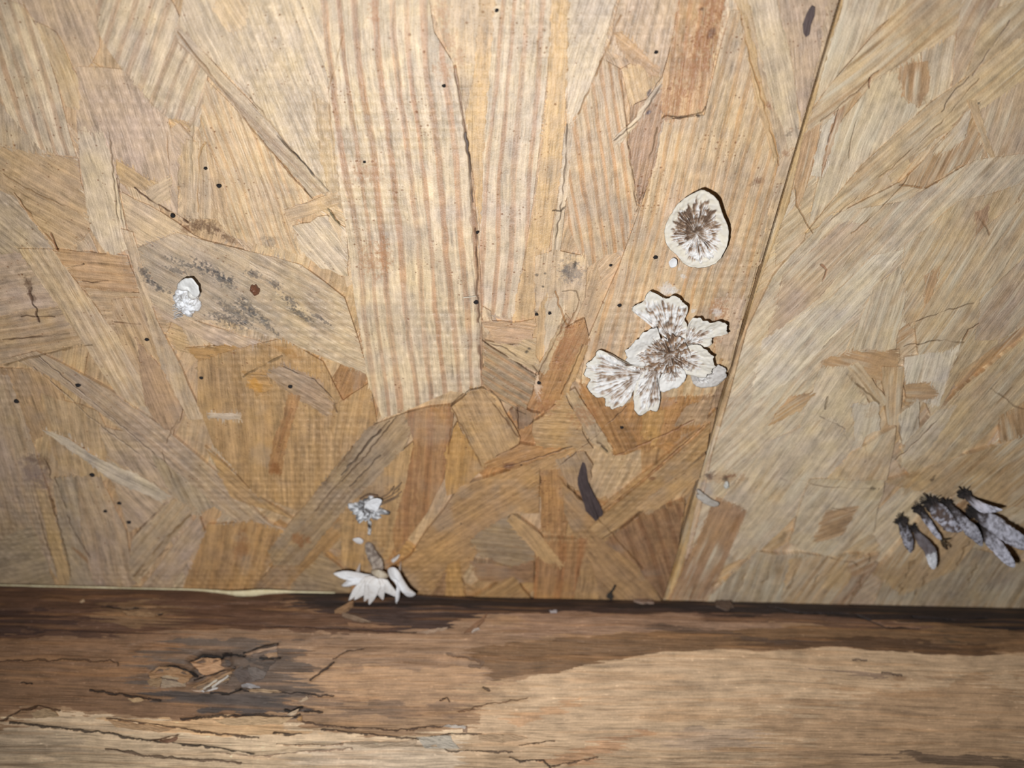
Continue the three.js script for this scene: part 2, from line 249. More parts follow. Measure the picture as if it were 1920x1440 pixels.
add(R, 't', [[1660, 905], [1790, 860], [1990, 800], [1990, 960], [1760, 930]], { a: [.7, -.6], s: 20, c: .4 });
add(R, 'p', [[1520, 900], [1660, 900], [1640, 1000], [1560, 1050], [1480, 1020]], { a: [.65, -.75], s: 22, c: .3 });
add(R, 'o', [[1550, 958], [1614, 950], [1578, 1008], [1525, 1018]], { a: [.9, -.3] });
add(R, 'b', [[1255, 1130], [1345, 935], [1402, 962], [1330, 1130]], { a: [-.5, 1], s: 26, c: .4 });
add(R, 'g', [[1300, 1150], [1420, 1036], [1542, 1046], [1512, 1150]], { a: [-.4, 1], s: 24, c: .5 });
add(R, 't', [[1480, 1050], [1620, 1040], [1560, 1150], [1460, 1150]], { a: [-.6, .8], s: 22, c: .5 });
add(R, 'b', [[1545, 1150], [1622, 1055], [1648, 1058], [1580, 1150]], { a: [-.6, .8] });
add(R, 'b', [[1590, 1052], [1650, 1040], [1630, 1075], [1600, 1082]], { a: [.8, -.4] });
add(R, 'g', [[1636, 1150], [1702, 1000], [1990, 1080], [1990, 1170]], { a: [-.5, .8], s: 24, c: .5 });
add(R, 't', [[1640, 1080], [1740, 960], [1860, 980], [1790, 1070], [1690, 1120]], { a: [-.6, .8], s: 22, c: .4 });

// ---------------------------------------------------------------- board geometry
const Y0 = AXIS_Y - 0.105, TILE = 0.23;
const TILES = { A: [-0.235, Y0], B: [-0.072, Y0], C: [0.012, Y0] };
const seamA = onWall(1574, 0), seamB = onWall(1243, 1122);
const SDX = seamB.x - seamA.x, SDY = seamB.y - seamA.y;
const seamX = y => seamA.x + (y - seamA.y) / SDY * SDX;
const GAP = 0.0009;
const BOARD_BOTTOM = onWall(960, 1122).y - 0.012, BOARD_TOP = AXIS_Y + 0.122;
function clipPoly(pts, inside, cut) { const out = []; for (let i = 0; i < pts.length; i++) { const a = pts[i], b = pts[(i + 1) % pts.length], ia = inside(a), ib = inside(b); if (ia) out.push(a); if (ia !== ib) out.push(cut(a, b)); } return out; }
function clipLine(pts, f) { return clipPoly(pts, p => f(p) >= 0, (a, b) => { const fa = f(a), fb = f(b), t = fa / (fa - fb); return [lerp(a[0], b[0], t), lerp(a[1], b[1], t)]; }); }
function boxClip(pts, x0, x1, y0, y1) {
  pts = clipLine(pts, p => p[0] - x0); pts = clipLine(pts, p => x1 - p[0]); pts = clipLine(pts, p => p[1] - y0); return clipLine(pts, p => y1 - p[1]);
}
const area = pts => { let a = 0; for (let i = 0; i < pts.length; i++) { const p = pts[i], q = pts[(i + 1) % pts.length]; a += p[0] * q[1] - q[0] * p[1]; } return a / 2; };
const rs = rng(4242);
function ragged(pts, grain, amount = 0.00022, most = 18) {
  let per = 0; for (let i = 0; i < pts.length; i++) { const p = pts[i], q = pts[(i + 1) % pts.length]; per += Math.hypot(q[0] - p[0], q[1] - p[1]); }
  const step = Math.max(per / most, 0.0022), out = [];
  for (let i = 0; i < pts.length; i++) {
    const p = pts[i], q = pts[(i + 1) % pts.length], l = Math.hypot(q[0] - p[0], q[1] - p[1]), n = Math.max(1, Math.round(l / step));
    const nx = -(q[1] - p[1]) / (l || 1), ny = (q[0] - p[0]) / (l || 1), across = Math.abs(nx * grain[0] + ny * grain[1]);
    for (let k = 0; k < n; k++) { const t = k / n, j = (rs() - 0.5) * 2 * amount * (k ? 1 + 2.5 * across : 0.5); out.push([lerp(p[0], q[0], t) + nx * j, lerp(p[1], q[1], t) + ny * j]); }
  }
  return out;
}
function makeStrand(key, o, wall, side) {   // wall: points in metres on the board
  const cx = wall.reduce((s, p) => s + p[0], 0) / wall.length, cy = wall.reduce((s, p) => s + p[1], 0) / wall.length;
  let g = o.grain; if (!g) g = [0, 1];
  const gl = Math.hypot(g[0], g[1]); g = [g[0] / gl, g[1] / gl];
  if (area(wall) < 0) wall = wall.slice().reverse();
  let pts = ragged(wall, g);
  if (side === 'L') pts = boxClip(clipLine(pts, p => seamX(p[1]) - p[0]), -0.2345, 1, BOARD_BOTTOM, BOARD_TOP);
  else pts = boxClip(clipLine(pts, p => p[0] - seamX(p[1]) - GAP), -1, 0.2415, BOARD_BOTTOM, BOARD_TOP);
  if (pts.length < 3 || Math.abs(area(pts)) < 6e-6) return null;
  const sc = o.scale || 0.00015;
  return { key, pts, g, cx, cy, s: (o.s || 0) * sc * 1000, c: o.c || 0, l: o.l, sp: o.sp ?? 0.4, seed: Math.floor(rs() * 1000), tone: (0.94 + rs() * 0.12) * (o.lowDark ? .86 : 1), warm: rs() - 0.5 };
}
function traced(list, side) {
  return list.map(({ key, o, pts }) => {
    const w = pts.map(([x, y]) => { const p = onWall(x, y); return [p.x, p.y]; });
    const mx = pts.reduce((s, p) => s + p[0], 0) / pts.length, my = pts.reduce((s, p) => s + p[1], 0) / pts.length;
    const a = o.a || [0, 1], A = onWall(mx, my), B = onWall(mx + a[0] * 10, my + a[1] * 10);
    const toneShift = side === 'L' && my > 640 && mx > 400;
    return makeStrand(toneShift ? key.toUpperCase() : key, { ...o, grain: [B.x - A.x, B.y - A.y], scale: scaleAt(mx, my), lowDark: side === 'L' && my > 640 && mx <= 400 }, w, side);
  }).filter(Boolean);
}
function fillers(side, n, x0, x1, dirs, keys, seed) {
  const r = rng(seed), out = [];
  for (let i = 0; i < n; i++) {
    const len = 0.028 + r() * 0.05, wid = 0.005 + r() * 0.013, x = lerp(x0, x1, r()), y = lerp(BOARD_BOTTOM, BOARD_TOP, r());
    let a = dirs[Math.floor(r() * dirs.length)] + (r() - 0.5) * 0.5; const c = Math.cos(a), s = Math.sin(a), k = 0.3 + r() * 0.7;
    const q = [[-len / 2, -wid / 2 * k], [-len / 2 + wid * (r() - .3), wid / 2], [len * 0.1, wid / 2 * (0.9 + r() * 0.3)], [len / 2, wid / 2 * k], [len / 2 - wid * r() * .6, -wid / 2], [0, -wid / 2 * (0.9 + r() * .3)]];
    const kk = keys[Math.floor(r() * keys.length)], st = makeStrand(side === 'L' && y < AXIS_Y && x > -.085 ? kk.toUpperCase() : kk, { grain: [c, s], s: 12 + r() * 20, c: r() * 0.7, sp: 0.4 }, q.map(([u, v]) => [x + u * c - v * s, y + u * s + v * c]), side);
    if (st) out.push(st);
  }
  return out;
}
const strandsL = [...fillers('L', 150, -0.235, 0.12, [1.2, 1.8, 2.3, 2.6, 0.9, 1.57], 'ccttkgopy', 11), ...traced(L, 'L')];
const strandsR = [...fillers('R', 120, 0.03, 0.24, [0.8, 1.0, 1.2, 0.9], 'ppccktgo', 12), ...traced(R, 'R')];

// stacking: each strand lies on the highest one under it
const STEP = 0.000055;
for (const list of [strandsL, strandsR]) {
  const cell = 0.001, gx = x => Math.floor((x + 0.25) / cell), W = 520, grid = new Uint8Array(W * 260);
  for (const s of list) {
    const cells = []; let lo = 1e9, hi = -1e9, x0 = 1e9, x1 = -1e9;
    for (const p of s.pts) { lo = Math.min(lo, p[1]); hi = Math.max(hi, p[1]); x0 = Math.min(x0, p[0]); x1 = Math.max(x1, p[0]); }
    s.box = [x0, x1, lo, hi];
    for (let y = Math.floor((lo - Y0) / cell) - 1; y <= (hi - Y0) / cell + 1; y++) for (let x = gx(x0) - 1; x <= gx(x1) + 1; x++) {
      if (x < 0 || y < 0 || y >= 260 || x >= W) continue;
      const X = (x + .5) * cell - 0.25, Y = (y + .5) * cell + Y0;
      let inside = false; const P = s.pts; for (let i = 0, j = P.length - 1; i < P.length; j = i++) if ((P[i][1] > Y) !== (P[j][1] > Y) && X < (P[j][0] - P[i][0]) * (Y - P[i][1]) / (P[j][1] - P[i][1]) + P[i][0]) inside = !inside;
      if (inside) cells.push(y * W + x);
    }
    let top = 0; const near = new Set(); for (const c of cells) for (const d of [0, 1, -1, W, -W]) near.add(c + d);
    for (const c of near) if (grid[c] > top) top = grid[c];
    s.level = top + 1; for (const c of near) grid[c] = s.level;
  }
}

// ---------------------------------------------------------------- marks on the boards (stains, dark lines along cracks, mould), placed on the wall
const marks = [];
function blot(px, py, rx, ry, deg, color, strength, o = {}) {
  const p = onWall(px, py), s = scaleAt(px, py), a = -deg * Math.PI / 180;
  marks.push({ kind: 0, x: p.x, y: p.y, rx: rx * s, ry: ry * s * 1.1, c: Math.cos(a), s: Math.sin(a), color, k: strength, rough: o.rough ?? 0.8, streak: o.streak ?? 0, size: o.size ?? 0.0015, dig: o.dig || 0, box: Math.max(rx, ry) * s * 1.3 });
}
function crack(pts, wpx, color, strength = 0.85, o = {}) {
  const w = pts.map(([x, y]) => { const p = onWall(x, y); return [p.x, p.y]; }), s = scaleAt(...pts[0]);
  marks.push({ kind: 1, w, width: wpx * s / 2, color, k: strength, dig: o.dig ?? 0.35, wob: o.wob ?? 0.0003, x: 0, y: 0, bb: [Math.min(...w.map(p => p[0])), Math.max(...w.map(p => p[0])), Math.min(...w.map(p => p[1])), Math.max(...w.map(p => p[1]))] });
}
const BLK = S(38, 34, 34), DBR = S(84, 54, 38), BRN = S(120, 80, 52), GRY = S(64, 63, 67), RED = S(140, 84, 48), AMB = S(196, 140, 52), WHT = S(228, 226, 222), MAU = S(140, 118, 112);
// mould streaks on the grey strand
for (const [x, y, a, b, d] of [[390, 505, 34, 6, 35], [350, 500, 30, 5, 25], [420, 530, 18, 9, 10], [400, 515, 30, 5, 32], [440, 590, 34, 8, 40], [470, 580, 30, 6, 50], [490, 605, 30, 5, 48], [425, 605, 30, 9, 20], [455, 580, 16, 6, 45], [515, 535, 12, 6, 20], [540, 565, 22, 5, 40], [285, 535, 20, 5, 30], [270, 515, 14, 6, 60], [470, 515, 14, 5, 10], [330, 510, 20, 4, 20], [560, 590, 26, 4, 40], [300, 545, 16, 4, 15], [600, 600, 20, 3, 35]])
  blot(x, y, a * 1.15, b * 1.3, d, GRY, 0.85, { rough: 1.6, size: 0.0006 });
blot(400, 545, 150, 60, 28, S(150, 140, 126), 0.35, { rough: 1.2, size: 0.0016 });
// brown rot line, upper left
crack([[248, 355], [275, 378], [300, 392], [325, 406], [345, 420]], 4, DBR, .9);
blot(378, 428, 42, 14, 14, DBR, 0.85, { rough: 1.2, size: 0.0008 }); blot(430, 452, 34, 8, 28, DBR, 0.7, { rough: 1.1, size: 0.0008 }); blot(345, 432, 14, 8, 60, BRN, .7, { rough: 1 });
blot(505, 455, 18, 12, 20, GRY, 0.5, { rough: 1.2 });
// dark rot, left
blot(48, 535, 9, 17, 0, DBR, .8, { rough: 1 }); blot(55, 562, 7, 14, -10, DBR, .8, { rough: 1 }); blot(67, 602, 5, 9, 0, DBR, .75, { rough: 1 });
crack([[52, 545], [58, 575], [66, 590], [68, 608]], 6, DBR, .8, { wob: .0006 });
crack([[34, 596], [98, 598]], 2, DBR, .7); crack([[0, 640], [60, 636], [125, 628]], 2.5, DBR, .7); crack([[210, 607], [262, 610]], 2, BRN, .7); crack([[130, 503], [152, 496]], 2, BLK, .8); crack([[150, 531], [200, 530]], 2, DBR, .7);
blot(62, 890, 26, 40, -15, MAU, .65, { rough: .8 }); blot(70, 868, 20, 16, 30, DBR, .6, { rough: .8 }); crack([[78, 862], [88, 885], [90, 905]], 4, DBR, .6);
// dark seams between strands
crack([[518, 255], [545, 285], [580, 322], [614, 361]], 3, BLK, .85); crack([[330, 60], [400, 150], [470, 245], [580, 372]], 3.5, S(150, 112, 76), .7);
crack([[438, 150], [500, 225], [555, 300]], 2, S(160, 130, 98), .6); crack([[614, 396], [640, 430]], 3, S(90, 86, 60), .8);
crack([[640, 70], [612, 180], [625, 300]], 2, S(170, 130, 92), .4);
crack([[852, 125], [866, 215], [874, 265], [880, 330], [884, 400]], 6, S(140, 106, 84), .75, { wob: .0002 }); crack([[872, 250], [879, 300], [882, 345], [886, 380]], 4, S(76, 66, 64), .85, { wob: .0002 }); crack([[890, 430], [893, 470], [895, 560], [899, 640], [903, 725]], 3.5, S(70, 50, 42), .8, { wob: .0003 });
crack([[886, 400], [890, 470], [896, 600], [901, 725]], 12, S(150, 112, 86), .55);
crack([[1064, 236], [1062, 300], [1052, 390], [1038, 480]], 2, S(92, 66, 48), .7); crack([[1036, 398], [1050, 400], [1062, 390]], 2.5, S(70, 56, 46), .8);
crack([[1165, 30], [1140, 90], [1118, 140], [1085, 215]], 2.5, S(160, 112, 64), .7); crack([[1166, 140], [1172, 200], [1180, 280], [1195, 390]], 2, BRN, .6); crack([[1232, 240], [1215, 320], [1196, 400]], 3, S(120, 92, 62), .6);
blot(1218, 175, 5, 9, 25, S(70, 68, 84), .9, { rough: .6 }); blot(1216, 212, 7, 4, -30, S(70, 68, 84), .9, { rough: .6 }); crack([[1152, 264], [1195, 232], [1240, 160]], 2, DBR, .7);
crack([[1242, 222], [1300, 217], [1318, 212], [1324, 200]], 3, DBR, .75, { wob: .0005 }); blot(1310, 218, 4, 3, 0, BLK, .9);
crack([[1392, 30], [1408, 110], [1432, 195], [1455, 275], [1463, 310]], 3.5, S(176, 124, 66), .65);
for (const [x, y] of [[1441, 198], [1446, 205], [1425, 155], [1420, 340], [1475, 288], [1484, 243]]) blot(x, y, 8, 5, 30, RED, .6, { rough: 1.2 });
blot(1480, 250, 10, 6, -40, S(80, 62, 50), .6, { rough: 1.3 }); blot(1420, 342, 16, 7, -20, S(120, 88, 66), .6, { rough: 1.3 });
// grey mould near the centre
blot(1072, 510, 22, 26, 0, S(120, 112, 108), .75, { rough: 1.3, size: .0009 }); blot(1078, 500, 5, 10, 10, BLK, .85, { rough: .8 }); blot(1064, 512, 10, 12, 0, GRY, .6, { rough: 1.2 });
for (const [x, y] of [[1022, 515], [1018, 540], [1006, 518], [992, 655], [988, 660], [1012, 720], [1005, 588], [1030, 588], [986, 662]]) blot(x, y, 4, 3, 20, BLK, .9, { rough: .5 });
crack([[1042, 548], [1050, 580], [1065, 612]], 4, S(176, 118, 60), .7); crack([[1088, 560], [1078, 590], [1065, 615]], 4, S(150, 108, 70), .6); crack([[1055, 548], [1080, 548], [1090, 575]], 2, S(96, 70, 48), .6);
crack([[908, 642], [950, 655], [1000, 690], [1010, 702]], 2, DBR, .6); crack([[905, 722], [950, 760], [985, 778]], 4, S(100, 80, 60), .6); crack([[1005, 705], [1040, 640], [1062, 600]], 2, BRN, .6); crack([[1052, 738], [1075, 690], [1092, 648]], 2, BRN, .7);
crack([[846, 762], [880, 732], [905, 727]], 2.5, S(90, 66, 46), .7); crack([[848, 765], [870, 810], [905, 880]], 2, S(130, 92, 56), .6); crack([[900, 730], [935, 770], [972, 820]], 2.5, S(120, 84, 56), .7);
crack([[970, 762], [972, 808]], 3, DBR, .7); crack([[985, 805], [1010, 780], [1040, 760]], 3, BRN, .5);
crack([[882, 905], [905, 885], [960, 872], [1072, 838]], 2.5, DBR, .7); blot(955, 873, 14, 7, -25, S(120, 80, 62), .85, { rough: .7 });
crack([[1012, 878], [1013, 905]], 2.5, DBR, .7); crack([[1045, 892], [1120, 970], [1205, 1065]], 3, S(120, 84, 48), .7); crack([[1115, 800], [1120, 830], [1135, 840]], 3, DBR, .6); crack([[1128, 838], [1138, 846]], 4, BLK, .8);
crack([[1050, 870], [1110, 825], [1175, 765]], 2, DBR, .6); crack([[1150, 858], [1240, 820], [1300, 790]], 2.5, S(150, 92, 54), .6); crack([[1130, 960], [1220, 890], [1320, 800]], 2.5, S(140, 92, 58), .7); crack([[1130, 1010], [1205, 958]], 3, S(120, 86, 54), .6);
blot(1221, 896, 8, 6, 0, S(110, 62, 40), .85, { rough: .5 });
crack([[640, 892], [680, 845], [712, 808]], 5, S(96, 84, 74), .8); crack([[640, 905], [690, 850], [742, 785]], 2.5, S(100, 78, 60), .7); crack([[655, 915], [712, 855]], 3.5, S(100, 86, 72), .75); crack([[590, 960], [640, 900], [690, 830], [730, 790]], 3, S(110, 84, 62), .6); crack([[610, 905], [660, 840]], 2.5, S(120, 86, 58), .6);
crack([[790, 775], [786, 830], [778, 920], [772, 1000]], 10, S(146, 104, 72), .5); crack([[845, 800], [840, 860], [832, 900]], 3, S(130, 84, 46), .6);
blot(700, 925, 40, 22, 0, S(126, 104, 82), .6, { rough: 1.1 }); blot(738, 918, 18, 5, -35, S(92, 80, 68), .7, { rough: 1.1 });
blot(700, 1030, 24, 16, 30, S(150, 130, 110), .6, { rough: .9 }); blot(712, 1058, 18, 26, 0, S(150, 134, 116), .7, { rough: .9 }); blot(640, 990, 16, 12, 0, S(120, 104, 80), .5, { rough: 1 });
// amber, orange and dark patches
blot(478, 725, 16, 14, 0, S(206, 146, 60), .8, { rough: .9 }); blot(535, 660, 34, 8, 25, S(170, 120, 60), .6, { rough: 1 }); crack([[455, 708], [490, 690], [528, 668]], 4, S(110, 90, 64), .7); crack([[530, 690], [590, 715], [622, 748], [632, 775]], 3, S(104, 82, 66), .7);
blot(514, 880, 12, 14, 0, S(140, 86, 44), .8, { rough: .8 }); blot(560, 1015, 20, 16, 0, S(150, 92, 48), .75, { rough: 1 }); blot(450, 1030, 14, 40, 15, S(150, 98, 58), .6, { rough: 1 }); crack([[505, 892], [525, 830], [545, 770]], 8, S(156, 108, 70), .5);
blot(150, 1045, 5, 22, -30, S(150, 98, 46), .7, { rough: .8 }); crack([[250, 1085], [275, 1050], [322, 1000], [355, 970]], 6, S(140, 108, 72), .7); crack([[262, 1085], [280, 1060], [310, 1035]], 4, S(120, 92, 66), .6);
crack([[250, 1005], [310, 945]], 2.5, DBR, .6); crack([[85, 920], [110, 1000], [130, 1085]], 3, S(130, 98, 60), .7); crack([[55, 925], [80, 1010], [105, 1090]], 3, S(120, 92, 66), .6); crack([[100, 900], [130, 990], [165, 1050]], 3, S(128, 100, 74), .6);
crack([[70, 670], [160, 745], [260, 830], [350, 905]], 2, S(136, 110, 92), .6); crack([[60, 690], [170, 790], [290, 880]], 2.5, S(120, 98, 82), .5); crack([[330, 790], [300, 850], [320, 900]], 2.5, S(130, 96, 64), .5); crack([[0, 690], [60, 672], [110, 660], [170, 650]], 4, S(126, 96, 62), .6);
crack([[200, 250], [208, 330], [220, 440], [225, 470]], 4, S(140, 112, 82), .6); crack([[216, 330], [222, 400], [236, 480]], 3, S(120, 100, 84), .5); crack([[310, 250], [312, 300], [315, 330]], 3, S(190, 140, 90), .5); crack([[0, 330], [60, 365], [140, 400]], 4, S(160, 122, 84), .5); crack([[20, 365], [70, 430], [105, 470]], 5, S(160, 108, 58), .6); crack([[90, 440], [104, 472]], 4, S(130, 78, 44), .7);
crack([[360, 200], [355, 300], [358, 400]], 6, S(168, 148, 122), .5); crack([[367, 400], [370, 300], [380, 268]], 3, S(190, 142, 84), .5);
// rust-red pitting round the top of the centre strands
for (const [x, y, rx, ry] of [[700, 15, 10, 22], [700, 36, 12, 6], [825, 20, 16, 14], [840, 75, 18, 16], [832, 130, 18, 18], [835, 45, 8, 10], [860, 110, 10, 16], [690, 325, 26, 18], [700, 490, 26, 30], [720, 480, 14, 30]]) blot(x, y, rx, ry, 0, S(178, 128, 88), .6, { rough: 1.7, size: .0006 });
for (const [x, y, rx, ry] of [[1330, 60, 26, 60], [1300, 120, 30, 60], [1265, 190, 24, 30], [1335, 18, 22, 20], [1340, 625, 16, 40], [1345, 580, 18, 18], [1025, 760, 20, 20], [1130, 700, 24, 18], [1060, 650, 20, 50], [1095, 780, 26, 20]]) blot(x, y, rx, ry, 12, S(166, 112, 74), .6, { rough: 1.8, size: .0006 });
blot(1334, 62, 8, 10, 0, S(92, 62, 52), .8, { rough: .9 }); blot(1317, 18, 6, 4, 0, BLK, .8, { rough: 1 });
// white film round the crust fungi
for (const [x, y, r] of [[1265, 492, 8], [1280, 520, 7], [1275, 505, 5], [1300, 585, 6], [1250, 545, 16], [1345, 585, 10], [1220, 555, 8]]) blot(x, y, r, r * .8, 30, WHT, .7, { rough: 1 });
blot(1262, 547, 12, 6, 0, WHT, .6, { rough: 1 }); blot(1330, 715, 26, 12, 10, S(214, 208, 198), .7, { rough: 1 }); blot(1248, 755, 18, 14, 0, S(190, 160, 140), .5, { rough: 1 });
// right board: brown knots, dark threads and cracks
crack([[1578, 205], [1562, 250], [1545, 330]], 3, S(150, 106, 76), .7); crack([[1652, 135], [1600, 185], [1545, 228]], 3, S(160, 118, 80), .6); crack([[1636, 150], [1634, 168]], 4, S(150, 96, 66), .7);
crack([[1495, 350], [1500, 390], [1525, 440]], 3, S(170, 132, 90), .7); crack([[1620, 365], [1590, 390], [1545, 430]], 2, S(150, 112, 76), .5); crack([[1615, 220], [1602, 260], [1595, 300]], 2, S(170, 138, 104), .5);
crack([[1840, 150], [1780, 220], [1720, 280], [1640, 345]], 3, S(168, 130, 92), .55); crack([[1822, 145], [1790, 180], [1770, 210]], 3, S(130, 104, 84), .6); crack([[1900, 40], [1830, 140]], 4, S(150, 124, 110), .5);
crack([[1740, 290], [1700, 345], [1650, 400], [1600, 440]], 3, S(176, 130, 78), .5); blot(1735, 190, 12, 18, 0, S(140, 106, 76), .5, { rough: 1.1 }); blot(1840, 195, 3, 3, 0, BLK, .8);
crack([[1760, 345], [1740, 355], [1690, 350]], 3, S(160, 110, 62), .6); crack([[1835, 400], [1860, 440]], 5, S(140, 100, 64), .5); crack([[1543, 500], [1552, 510], [1545, 530]], 5, S(160, 106, 72), .7);
crack([[1700, 655], [1760, 640], [1810, 645]], 3, S(120, 92, 62), .6); crack([[1705, 610], [1760, 590], [1830, 570]], 2.5, S(130, 98, 68), .6); crack([[1810, 640], [1820, 620], [1838, 610]], 4, S(150, 104, 62), .6);
crack([[1590, 705], [1630, 740], [1652, 760]], 4, S(130, 102, 68), .7); crack([[1698, 700], [1694, 750], [1690, 790]], 3, S(150, 112, 78), .5); crack([[1550, 770], [1554, 750]], 6, S(140, 118, 90), .6); crack([[1540, 785], [1570, 800], [1588, 808]], 2.5, S(150, 130, 112), .6);
crack([[1620, 815], [1626, 850], [1624, 870]], 4, S(150, 120, 94), .5); crack([[1680, 865], [1720, 830], [1760, 790], [1800, 740]], 3, S(150, 112, 76), .6); crack([[1860, 730], [1900, 760], [1920, 770]], 3, S(140, 112, 84), .6);
blot(1640, 775, 18, 14, 0, S(170, 130, 86), .4, { rough: 1 }); blot(1712, 892, 18, 10, 0, S(170, 130, 84), .6, { rough: .9 }); blot(1360, 900, 40, 14, 0, S(176, 130, 86), .5, { rough: 1 });
crack([[1558, 1047], [1580, 1054], [1600, 1056], [1615, 1070], [1632, 1055], [1632, 1045]], 2.5, S(150, 120, 84), .8); crack([[1560, 955], [1600, 962], [1610, 955]], 2, S(150, 118, 84), .6);
blot(1328, 898, 14, 7, 10, S(86, 74, 72), .8, { rough: 1 }); blot(1336, 893, 9, 9, 0, S(100, 66, 50), .7, { rough: 1 }); blot(1361, 900, 7, 8, 0, BLK, .9, { rough: .8 }); blot(1370, 897, 18, 4, -15, S(130, 84, 60), .7, { rough: 1 }); blot(1322, 925, 22, 18, 0, S(176, 164, 158), .7, { rough: .9 });
blot(1470, 902, 12, 3, 20, S(150, 128, 110), .5); crack([[1500, 905], [1550, 915], [1610, 920], [1640, 918]], 3, S(160, 132, 104), .5); blot(1640, 918, 10, 5, 20, S(70, 62, 52), .8, { rough: 1 }); blot(1632, 905, 12, 8, 0, S(150, 130, 94), .5);
blot(1752, 896, 5, 8, 30, S(60, 48, 40), .85, { rough: .8 }); blot(1748, 902, 5, 4, 30, S(60, 48, 40), .85, { rough: .8 }); blot(1470, 1015, 8, 12, 20, S(120, 100, 72), .6, { rough: 1 });
for (const [x, y, l] of [[1340, 1085, 30], [1386, 1090, 26], [1430, 1085, 26], [1480, 1080, 40], [1520, 1095, 30], [1600, 1090, 50], [1690, 1075, 50], [1720, 1095, 40], [1790, 1040, 60], [1820, 1080, 40]]) crack([[x, y + l * .6], [x + l * .45, y - l * .4]], 7, S(140, 106, 66), .5, { wob: .0008 });

